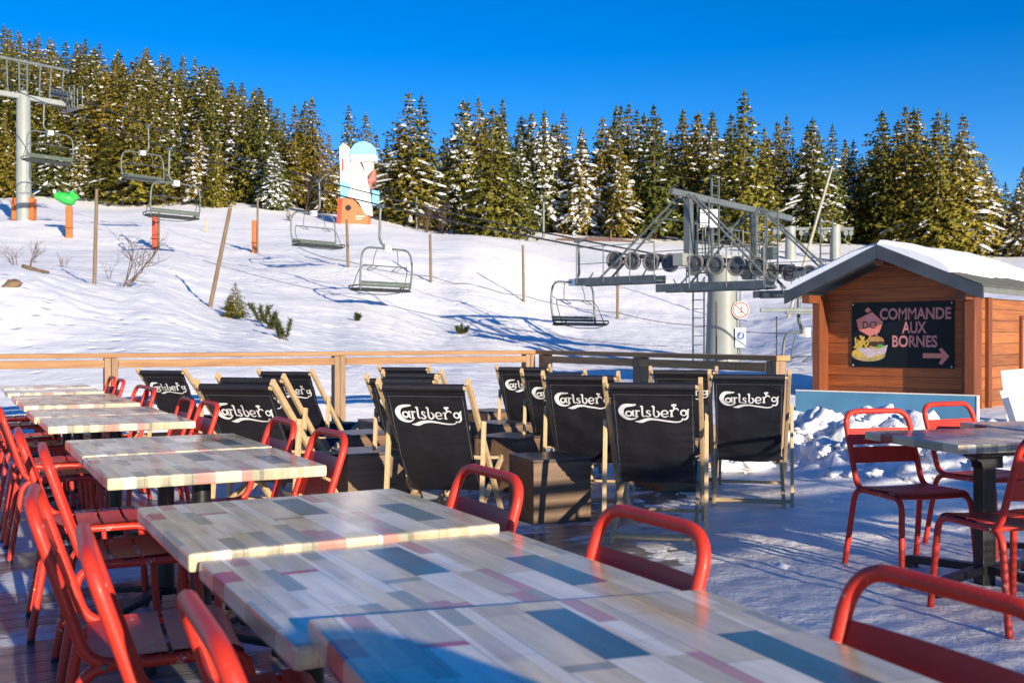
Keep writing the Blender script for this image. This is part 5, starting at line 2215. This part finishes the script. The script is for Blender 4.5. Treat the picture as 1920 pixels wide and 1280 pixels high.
# painted sculpture
def sculpture():
    Z = 78.0
    p = gpx(672, Z)
    s = Z / FPX
    root = empty('painted_sculpture', p, 0.0, 'tall abstract sculpture of painted panels: white fin, pale blue dome, orange base', 'sculpture')
    XZ = Matrix(((1, 0, 0, 0), (0, 0, 1, 0), (0, 1, 0, 0), (0, 0, 0, 1)))

    def Q(x, y):
        return ((x - 672) * s, zat(y, Z) - p.z)

    def part(name, pts, y0, y1, mt):
        m = MB()
        m.prism([Q(*q) for q in pts], y0, y1, XZ)
        return m.build(name, M[mt], root)
    part('base', [(634, 428), (693, 428), (693, 408), (683, 398), (672, 383), (664, 376), (648, 374), (636, 392)], -0.7, 0.7, 'terracotta')
    m = MB()
    c = Q(656, 392)
    m.tube([(c[0], -0.74, c[1]), (c[0], -0.69, c[1])], 0.22, 14)
    m.build('hole', M['sign_black'], root)
    part('side_strip', [(634, 428), (641, 428), (645, 376), (637, 372)], -0.76, -0.7, 'red_pad')
    part('fin', [(638, 278), (645, 270), (654, 276), (672, 300), (688, 330), (697, 372), (698, 405), (686, 404), (674, 380), (660, 372), (646, 372), (640, 340)], -0.35, 0.35, 'white')
    part('fin_mark', [(642, 300), (645, 299), (646, 322), (643, 323)], -0.37, -0.35, 'sign_red')
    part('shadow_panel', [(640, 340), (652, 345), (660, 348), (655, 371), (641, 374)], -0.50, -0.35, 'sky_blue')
    part('neck', [(680, 303), (700, 303), (700, 320), (688, 332)], -0.3, 0.5, 'cream')
    part('dome', [(659, 293)] + [(683 - 24 * math.cos(k / 10 * math.pi), 290 - 22 * math.sin(k / 10 * math.pi)) for k in range(11)] + [(707, 293)], -0.55, 0.75, 'sky_blue')
    part('dome_rim', [(661, 306), (659, 293), (707, 293), (705, 304)], -0.56, 0.75, 'white')
    part('red_block', [(690, 341), (704, 320), (705, 340), (697, 345)], -0.4, 0.4, 'coral')
    part('pink_block', [(684, 354), (697, 343), (697, 356)], -0.3, 0.4, 'coral')
    part('dark_block', [(688, 358), (703, 356), (703, 372), (690, 372)], -0.3, 0.3, 'navy')
    part('blue_block', [(699, 358), (712, 360), (711, 384), (700, 386)], -0.4, 0.2, 'sky_blue')
    m = MB()
    g = Q(678, 408)
    m.box((g[0], -0.71, g[1]), (0.7, 0.02, 0.08))
    m.box((g[0] - .1, -0.71, g[1] - .18), (0.45, 0.02, 0.07))
    m.build('base_mark', M['cream'], root)


sculpture()

# ------------------------------------------------------------------ trees
def make_tree(seed, h, rad, snow, dense=1.0, low=0.06):
    rnd = random.Random(seed)
    V, F, MI, NV = [], [], [], []
    lean = Vector((rnd.uniform(-.02, .02), rnd.uniform(-.02, .02), 0))

    def tri(a, b, c, mi, nn):
        o = len(V)
        g = (b - a).cross(c - a)
        V.extend([a, b, c] if g.dot(nn) >= 0 else [a, c, b])
        F.append([o, o + 1, o + 2])
        MI.append(mi)
        NV.extend([nn, nn, nn])

    layers = int(40 * dense)
    bulge = [rnd.uniform(0.7, 1.25) for _ in range(9)]
    bend = [rnd.uniform(0.8, 1.15) for _ in range(12)]
    UP = Vector((0, 0, 1))
    for i in range(layers):
        t = (i + rnd.random() * 0.7) / layers
        z = h * (low + (0.985 - low) * t)
        rr = 1.36 * rad * ((1 - t) ** 0.82) * bend[int(t * 11.9)] * (0.97 if t > 0.1 else 0.72 + 2.4 * t) + 0.14
        nb = max(4, int(12 * (1 - t) + 4.5))
        a0 = rnd.random() * 6.28
        for k in range(nb):
            an = a0 + 6.283 * (k + rnd.uniform(-.35, .35)) / nb
            L = rr * rnd.uniform(0.60, 1.12) * bulge[int((an % 6.283) / 6.283 * 8.99)]
            if rnd.random() < 0.07:
                L *= 1.3
            d = Vector((math.cos(an), math.sin(an), 0))
            sd_ = Vector((-d.y, d.x, 0))
            droop = rnd.uniform(0.25, 0.55) * (1 - 0.5 * t)

            def bp(q_):
                p_ = lean * z + d * L * q_
                p_.z = z + 0.10 * L * q_ - droop * L * q_ * q_
                return p_
            ns = max(2, int(L / 0.34))
            for q in range(ns):
                s_ = (q + rnd.uniform(0.3, 1.0)) / ns
                if s_ < 0.25 and L > 1:
                    continue
                c = bp(s_) + sd_ * rnd.uniform(-.15, .15) * L * s_
                c.z += rnd.uniform(-.08, .05)
                ln = rnd.uniform(0.34, 0.66) * (0.6 + 0.4 * (1 - t))
                wd = rnd.uniform(0.17, 0.36) * (0.6 + 0.4 * (1 - t))
                dd = (d * 0.9 + sd_ * rnd.uniform(-.8, .8) + Vector((0, 0, rnd.uniform(-.6, .05)))).normalized()
                ww = dd.cross(UP)
                if ww.length < .1:
                    ww = sd_
                ww.normalize()
                nn = (d * 0.75 + UP * 0.45 + Vector((rnd.gauss(0, .38), rnd.gauss(0, .38), rnd.gauss(0, .38)))).normalized()
                a = c - dd * ln * .5
                b = c + dd * ln * .6
                e = c + ww * wd - UP * (wd * rnd.uniform(.25, .8))
                f = c - ww * wd - UP * (wd * rnd.uniform(.25, .8))
                tri(a, e, b, 0, nn)
                tri(a, b, f, 0, nn)
                g = c - Vector((rnd.uniform(-.08, .08), rnd.uniform(-.08, .08), wd * rnd.uniform(.9, 1.6)))
                tri(a, g, b, 0, (d * .9 + UP * .1 + Vector((rnd.gauss(0, .3), rnd.gauss(0, .3), rnd.gauss(0, .3)))).normalized())
            # a pad of snow lying along the outer part of the branch
            if L > 0.35 and rnd.random() < (1.15 * snow + 0.05) * (0.45 + 0.75 * (1 - t)):
                q0 = rnd.uniform(0.2, 0.6)
                q1 = min(1.0, q0 + rnd.uniform(0.25, 0.55))
                wd = min(0.32, 0.12 + 0.10 * L) * rnd.uniform(0.6, 1.35) * (0.45 + 0.55 * min(1, snow * 2.2))
                off = sd_ * rnd.uniform(-.12, .12) * L
                prev = None
                for m_ in range(4):
                    qq = q0 + (q1 - q0) * m_ / 3
                    p_ = bp(qq) + off * qq
                    wk = wd * (0.35, 1.0, 1.0, 0.45)[m_] * rnd.uniform(.75, 1.2)
                    row = (p_ + sd_ * wk - UP * (wk * .55), p_ + UP * 0.08, p_ - sd_ * wk - UP * (wk * .55))
                    if prev:
                        for x_ in (0, 1):
                            nn = (UP * 0.8 + d * 0.45 + sd_ * (0.4 if x_ == 0 else -0.4)).normalized()
                            tri(prev[x_], row[x_], row[x_ + 1], 1, nn)
                            tri(prev[x_], row[x_ + 1], prev[x_ + 1], 1, nn)
                    prev = row
    for k in range(9):
        z = h * (0.955 + 0.05 * k / 9)
        an = k * 2.4
        d = Vector((math.cos(an), math.sin(an), 0))
        c = lean * z
        r_ = 0.26 * (1 - k / 10)
        tri(Vector((c.x, c.y, z + 0.22)), c + d * r_ + Vector((0, 0, z - c.z - 0.12)), c + Vector((-d.y, d.x, 0)) * r_ + Vector((0, 0, z - c.z - 0.05)), 0, (d + UP * .3).normalized())
    mb = MB()
    mb.v = [tuple(p) for p in V]
    mb.f = F
    mb.m = MI
    mb.s = [True] * len(F)
    crown = mb.mesh('crown', [M['needles'], M['branch_snow']])
    crown.normals_split_custom_set_from_vertices([tuple(q) for q in NV])
    tk = MB()
    tk.tube([(0, 0, -0.8), (0, 0, h * 0.1), (lean.x * h * .5, lean.y * h * .5, h * 0.5), (lean.x * h, lean.y * h, h * 0.96)], [h * 0.0175, h * 0.014, h * 0.008, 0.02], 8)
    trunk = tk.mesh('trunk', M['bark'])
    return crown, trunk, h


VAR = [make_tree(11, 13, 3.0, 0.06), make_tree(12, 14, 2.8, 0.22), make_tree(13, 12, 2.9, 0.45), make_tree(14, 15, 3.1, 0.10), make_tree(15, 13, 2.6, 0.03),
       make_tree(16, 12, 2.7, 0.75), make_tree(17, 14, 3.0, 0.30), make_tree(18, 13, 3.4, 0.03, 1.15, 0.02), make_tree(19, 14, 2.5, 0.14), make_tree(20, 11, 3.0, 0.38)]
treecount = [0]


def tree(x, Z, top_y=None, height=None, var=0, wide=1.0, label=None, group=None, name='spruce_tree'):
    p = gpx(x, Z)
    crown, trunk, h0 = VAR[var]
    h = height if height else (zat(top_y, Z) - p.z)
    if h < 0.3:
        return None
    k = h / h0
    root = empty(name, p, (treecount[0] * 2.399) % 6.283, label, 'tree', group)
    kw = min(1.15, max(0.75, (1 / k) ** 0.35)) * wide
    root.scale = (k * kw, k * kw, k)
    for nme, me in (('trunk', trunk), ('crown', crown)):
        o = bpy.data.objects.new(nme, me)
        COL.objects.link(o)
        o.parent = root
    treecount[0] += 1
    return root


SKY = [(-200, 10), (0, 46), (70, 30), (110, 52), (165, 58), (210, 74), (270, 82), (330, 90), (385, 106), (440, 140), (490, 158), (540, 205), (570, 178), (600, 180), (645, 195), (685, 212), (722, 255), (750, 230), (775, 170), (800, 210), (832, 255), (865, 183), (905, 178), (940, 182), (965, 210), (1020, 205), (1055, 207), (1092, 238), (1125, 215), (1150, 195), (1175, 190), (1230, 195), (1275, 200), (1335, 205), (1365, 200), (1395, 168), (1430, 235), (1475, 215), (1520, 220), (1560, 232), (1600, 262), (1660, 205), (1700, 195), (1760, 205), (1800, 212), (1850, 285), (1885, 340), (1915, 312), (2100, 300)]


def skyline(x):
    for (x0, y0), (x1, y1) in zip(SKY[:-1], SKY[1:]):
        if x0 <= x <= x1:
            return y0 + (y1 - y0) * (x - x0) / (x1 - x0)
    return 300


FR = [  # x, Z, top y, variant, width, label
    (12, 84, 205, 0, 1.0, 'olive spruce at the left edge of the picture'),
    (100, 86, 215, 6, 1.0, 'snow-flecked spruce right behind the far lift pylon'),
    (150, 88, 240, 2, 1.0, 'snowy spruce above the green snow gun'),
    (205, 87, 215, 4, 0.95, 'plain olive spruce above the tall upright pole'),
    (262, 85, 165, 0, 1.15, 'broad olive spruce with two visible trunks behind the lift chairs'),
    (318, 88, 190, 1, 1.0, 'spruce right of the broad olive one on the left'),
    (372, 86, 230, 2, 0.9, 'shorter snowy spruce left of the leaning pole top'),
    (408, 84, 245, 7, 0.62, 'short rounded olive spruce above the leaning pole'),
    (448, 92, 175, 2, 0.9, 'snow-covered spruce above the orange post with the tall pole'),
    (492, 88, 168, 1, 0.85, 'slim spruce above the middle of the left piste'),
    (515, 84, 255, 5, 0.85, 'heavily snowed spruce left of the bare tree'),
    (556, 95, 195, 3, 0.9, 'dark spruce at the end of the left forest'),
    (590, 98, 180, 4, 0.85, 'tall dark spruce above the lift chair by the sculpture'),
    (615, 92, 250, 6, 0.85, 'spruce just left of the sculpture'),
    (655, 102, 195, 1, 0.85, 'spruce standing directly behind the sculpture'),
    (690, 104, 212, 4, 0.8, 'slim spruce behind the blue dome of the sculpture'),
    (726, 98, 258, 1, 0.75, 'small spruce in the gap right of the sculpture'),
    (768, 90, 172, 6, 1.12, 'tall double spruce right of the sculpture'),
    (790, 91, 176, 1, 1.0, 'second crown of the tall double spruce'),
    (812, 93, 285, 5, 0.85, 'low snowy spruce at the right foot of the double spruce'),
    (866, 97, 186, 2, 1.0, 'snow-laden spruce left of the broad olive spruce'),
    (900, 100, 180, 3, 0.8, 'dark spruce top peeping behind the broad olive spruce'),
    (922, 86, 200, 7, 1.0, 'broad snow-free olive spruce in the centre of the wood edge'),
    (942, 99, 183, 1, 0.75, 'dark spruce tip right of the broad olive spruce'),
    (975, 94, 228, 6, 0.85, 'spruce with snow on its left side above the steel post'),
    (1020, 97, 206, 5, 0.85, 'white snow-laden spruce right of the steel post'),
    (1056, 98, 208, 1, 0.8, 'slender spruce between two snow-laden ones'),
    (1090, 95, 238, 5, 0.85, 'snow-plastered spruce above the brown net'),
    (1122, 99, 290, 2, 0.8, 'short snowy spruce right of the net fence'),
    (1150, 104, 196, 4, 0.9, 'dark spruce top left of the pylon gantry'),
    (1176, 106, 192, 3, 0.85, 'dark twin spruce above the pylon wheels'),
    (1162, 92, 262, 6, 0.8, 'half lit spruce in front of the dark twins'),
    (1228, 93, 196, 3, 1.1, 'large olive spruce behind the left brace of the pylon'),
    (1280, 98, 203, 1, 0.9, 'spruce behind the pylon gantry'),
    (1335, 97, 206, 6, 0.9, 'spruce behind the number plate of the pylon'),
    (1395, 90, 168, 0, 1.05, 'tallest spruce of the right hand wood'),
    (1432, 95, 238, 1, 0.8, 'lower spruce right of the tallest one'),
    (1478, 98, 215, 3, 0.85, 'spruce above the top of the right brace'),
    (1522, 96, 222, 6, 0.95, 'snow-flecked spruce left of the leaning pale pole'),
    (1560, 99, 232, 1, 0.8, 'slim spruce at the tip of the leaning pale pole'),
    (1600, 101, 262, 2, 0.8, 'small snowy spruce above the kiosk ridge'),
    (1660, 97, 206, 4, 1.1, 'dark broad spruce over the kiosk roof'),
    (1702, 95, 196, 3, 1.0, 'tall dark spruce over the middle of the kiosk roof'),
    (1758, 93, 206, 0, 1.05, 'lit olive spruce over the right of the kiosk roof'),
    (1802, 94, 213, 6, 1.0, 'tall spruce at the right, beside the sky gap'),
    (1846, 97, 288, 1, 0.9, 'lower spruce next to the white mast'),
    (1918, 95, 312, 5, 0.9, 'snowy spruce cut by the right edge of the picture'),
]
for x, Z, ty, va, wd, lab in FR:
    tree(x, Z, ty, None, va, wd, lab, 'spruces along the edge of the wood')
rnd = random.Random(21)
n = 0
# forest behind, clamped to the skyline of the photograph
for Z, x0, x1 in ((93, -60, 560), (100, -60, 620), (107, -60, 600), (114, -60, 580), (121, -60, 560), (128, -60, 540), (135, -60, 520), (142, -60, 500), (149, -60, 480), (156, -60, 440), (99, 1110, 2050), (104, 700, 2050), (109, 720, 2050), (114, 720, 2050), (118, 820, 1860)):
    step = (4.1 if Z < 112 or x1 > 700 else 3.6) * FPX / Z
    x = x0 + rnd.uniform(0, step)
    while x < x1:
        zz = Z + rnd.uniform(-4, 4)
        p = gpx(x, zz)
        ymin = max(skyline(x - 6), skyline(x), skyline(x + 6)) + rnd.choice([2, 6, 12, 24, 40])
        hmax = zat(ymin, zz) - p.z
        h = min(rnd.uniform(9.5, 13) if x < 600 else rnd.uniform(10.5, 16), hmax)
        if h > 3.5:
            left = Z < 300 and x < 640
            tree(x, zz, None, h, rnd.choice([0, 1, 3, 4, 6, 8, 3, 9] if left else [1, 2, 3, 4, 5, 6, 8, 9]), rnd.uniform(0.75, 1.2),
                 'snow-dusted spruce packed inside the forest on the left hillside' if left else 'dark spruce standing behind the front trees of the right hand wood',
                 'spruces deep in the left forest' if left else 'spruces deep in the right hand wood')
            n += 1
        x += step * rnd.uniform(0.75, 1.3)

# young spruces on the bank
for x, yb, yt, va, lab in ((443, 598, 530, 4, 'small young spruce with a bare tip on the snow bank'), (430, 584, 552, 0, 'tiny spruce on the left of the two young ones on the bank')):
    Z = fit_Z(x, yb)
    tree(x, Z, None, (yb - yt) * Z / FPX, va, 1.2, lab, 'young spruces on the snow bank', 'young_spruce')


def pine_tuft(x, yb, h_px, w_px, seed, label):
    Z = fit_Z(x, yb)
    p = gpx(x, Z)
    s = Z / FPX
    rnd = random.Random(seed)
    root = empty('pine_sapling', p, 0, label, 'sapling', 'pine saplings poking out of the bank')
    m = MB()
    st = MB()
    for k in range(6):
        an = rnd.uniform(-1, 1) * 0.8
        d = Vector((math.sin(an) * 0.8, rnd.uniform(-.3, .3), math.cos(an))).normalized()
        L = h_px * s * rnd.uniform(0.55, 1.0)
        b = Vector((rnd.uniform(-.3, .3) * w_px * s, 0, 0))
        st.tube([b - d * 0.1, b + d * L], [0.012, 0.006], 5)
        for q in range(130):
            t = rnd.uniform(0.15, 1.05)
            c = b + d * L * t
            e = (d * rnd.uniform(.2, .9) + Vector((rnd.gauss(0, 1), rnd.gauss(0, 1), rnd.gauss(0, .7))).normalized()).normalized()
            ln = rnd.uniform(.06, .14)
            nn = e.cross(Vector((rnd.random(), rnd.random(), rnd.random()))).normalized() * 0.016
            m.add([c - nn, c + nn, c + e * ln], [[0, 1, 2]])
    m.build('needles', M['sapling'], root)
    st.build('stem', M['bark'], root)


pine_tuft(492, 606, 46, 26, 1, 'upper pine sapling of the three on the bank')
pine_tuft(511, 618, 34, 22, 2, 'middle pine sapling of the three on the bank')
pine_tuft(530, 637, 50, 32, 3, 'lowest pine sapling of the three on the bank')
pine_tuft(865, 627, 20, 20, 4, 'snow-capped sapling on its own below the lift chairs')
pine_tuft(668, 605, 12, 10, 5, 'tiny sapling on the open snow left of the snow-capped one')


def bare_shrub(x, yb, h_px, seed, label, lean=(0, 0), n0=6, thick=0.02, Z=None):
    Z = Z or fit_Z(x, yb)
    p = gpx(x, Z)
    h = h_px * Z / FPX
    rnd = random.Random(seed)
    m = MB()

    def grow(b, d, L, r_, lev):
        pts = [b]
        q = b
        dd = d
        for k in range(4):
            dd = (dd + Vector((rnd.gauss(0, .16), rnd.gauss(0, .16), rnd.gauss(0, .1) + 0.06))).normalized()
            q = q + dd * L / 4
            pts.append(q)
        m.tube(pts, [r_, r_ * .85, r_ * .7, r_ * .55, r_ * .4], 5, caps=False)
        if lev > 0:
            for k in range(rnd.randint(3, 5)):
                t = rnd.randint(1, 4)
                nd = (dd + Vector((rnd.gauss(0, .6), rnd.gauss(0, .6), rnd.gauss(0.1, .4)))).normalized()
                grow(pts[t], nd, L * rnd.uniform(.4, .65), r_ * .55, lev - 1)
    for k in range(n0):
        d = Vector((lean[0] + rnd.gauss(0, .35), lean[1] + rnd.gauss(0, .3), 1)).normalized()
        grow(Vector((rnd.uniform(-.1, .1), rnd.uniform(-.1, .1), -0.1)), d, h * rnd.uniform(.5, .75), thick * 0.75, 2)
    o = m.build('bare_shrub', M['twig'], loc=p)
    tag(o, label, 'shrub', 'bare shrubs on the snow')


bare_shrub(232, 537, 150, 1, 'leafless shrub with birch-like stems leaning right in front of the red post', (0.75, 0), 5, 0.026)
bare_shrub(62, 492, 45, 2, 'leafless shrub behind the crest of the left bank', (0, 0), 5, 0.014)
bare_shrub(30, 497, 55, 3, 'leafless twiggy shrub at the left edge behind the crest', (-0.6, 0), 4, 0.014)
bare_shrub(118, 500, 35, 4, 'leafless shrub left of the tall upright pole', (0.1, 0), 4, 0.012)
bare_shrub(205, 525, 55, 6, 'thin leafless stems right of the tall upright pole', (0.05, 0), 2, 0.012)
bare_shrub(72, 735, 55, 5, 'few dry twigs sticking out of the snow below the left railing', (0, 0), 3, 0.008, 13.5)
bare_shrub(575, 392, 150, 8, 'tall pinkish bare tree at the end of the left forest', (0, 0), 7, 0.05, 84)
bare_shrub(800, 428, 70, 9, 'dry reddish bush beside the foot of the double spruce', (0.1, 0), 8, 0.035, 86)
bare_shrub(830, 430, 60, 10, 'dry bush left of the broad olive spruce', (0, 0), 8, 0.035, 86)
bare_shrub(545, 405, 22, 11, 'low dry bush under the bare tree', (0, 0), 7, 0.03, 76)

# boulder, log and small stones
m = MB()
lump(m, (0, 0, 0.03), (0.17, 0.15, 0.12), 4.2, 3, rough=0.45)
p = gpx(24, fit_Z(24, 537, 14, 30))
tag(m.build('boulder', M['rock'], loc=p), 'brown boulder on the snow at the far left', 'boulder')
m = MB()
Zb = 26.5
a = gpx(42, Zb, 0.10)
b = gpx(92, Zb, 0.06)
m.tube([a, a.lerp(b, .5) + Vector((0, 0, -.03)), b], [0.05, 0.06, 0.035], 9)
m.tube([a.lerp(b, .3), a.lerp(b, .35) + Vector((0, 0, 0.25))], [0.03, 0.015], 6)
tag(m.build('fallen_log', M['bark']), 'brown fallen log behind the crest of the left bank', 'log')


# unseen slatted screen, added and slit to shape the shade on the icy floor
def shade_screen():
    u0, v0, v1 = -1.0, 2.75, 10.5
    root = empty('slatted_shade_screen', P(u0, v0), ROT_AB, 'slatted timber screen with slits, added unseen behind the camera to shade the ice', 'shade_screen')
    L = v1 - v0

    def board(z0, z1):
        MB().box((L / 2, 0, (z0 + z1) / 2), (L, 0.02, z1 - z0), bev=0.003).build('board', M['rail'], root)
    board(1.715, 1.81)
    board(1.615, 1.665)
    board(1.335, 1.565)
    x = 0.0
    while x < L:
        MB().box((x + 0.10, 0, 1.285), (0.20, 0.018, 0.098)).build('spacer', M['rail'], root)
        x += 0.62
    m = MB()
    z = 0.05
    while z < 1.22:
        m.box((L / 2, 0, z), (L, 0.008, 0.022))
        z += 0.038
    m.build('slats', M['rail'], root)
    for x in (0.06, L * .25, L * .5, L * .75, L - .06):
        MB().box((x, -0.075, 0.9), (0.1, 0.1, 1.8), bev=0.005).build('post', M['rail_v'], root)


shade_screen()


# unseen round-topped board on legs, added to cast shade on the nearest tables
def shade_stand():
    root = empty('round_shade_stand', (0.71, -0.08, 0), R(30), 'stand with a dark round-topped board, added unseen behind the camera to shade the nearest tables', 'shade_stand')
    m = MB()
    pts = [(-0.22, 0.35), (0.22, 0.35), (0.22, 1.00)] + [(0.22 * math.cos(k / 10 * math.pi), 1.00 + 0.22 * math.sin(k / 10 * math.pi)) for k in range(1, 10)] + [(-0.22, 1.00)]
    m.prism(pts, -0.015, 0.015, Matrix(((1, 0, 0, 0), (0, 0, 1, 0), (0, 1, 0, 0), (0, 0, 0, 1))))
    m.build('board', M['sign_dark'], root)
    for s in (-1, 1):
        MB().beam((s * 0.2, 0.02, 1.1), (s * 0.24, 0.1, 0), 0.03, 0.03).build('leg', M['pine_x'], root)
    MB().beam((0, -0.02, 1.1), (0, -0.4, 0), 0.03, 0.03).build('leg', M['pine_x'], root)


shade_stand()
print('trees', treecount[0])
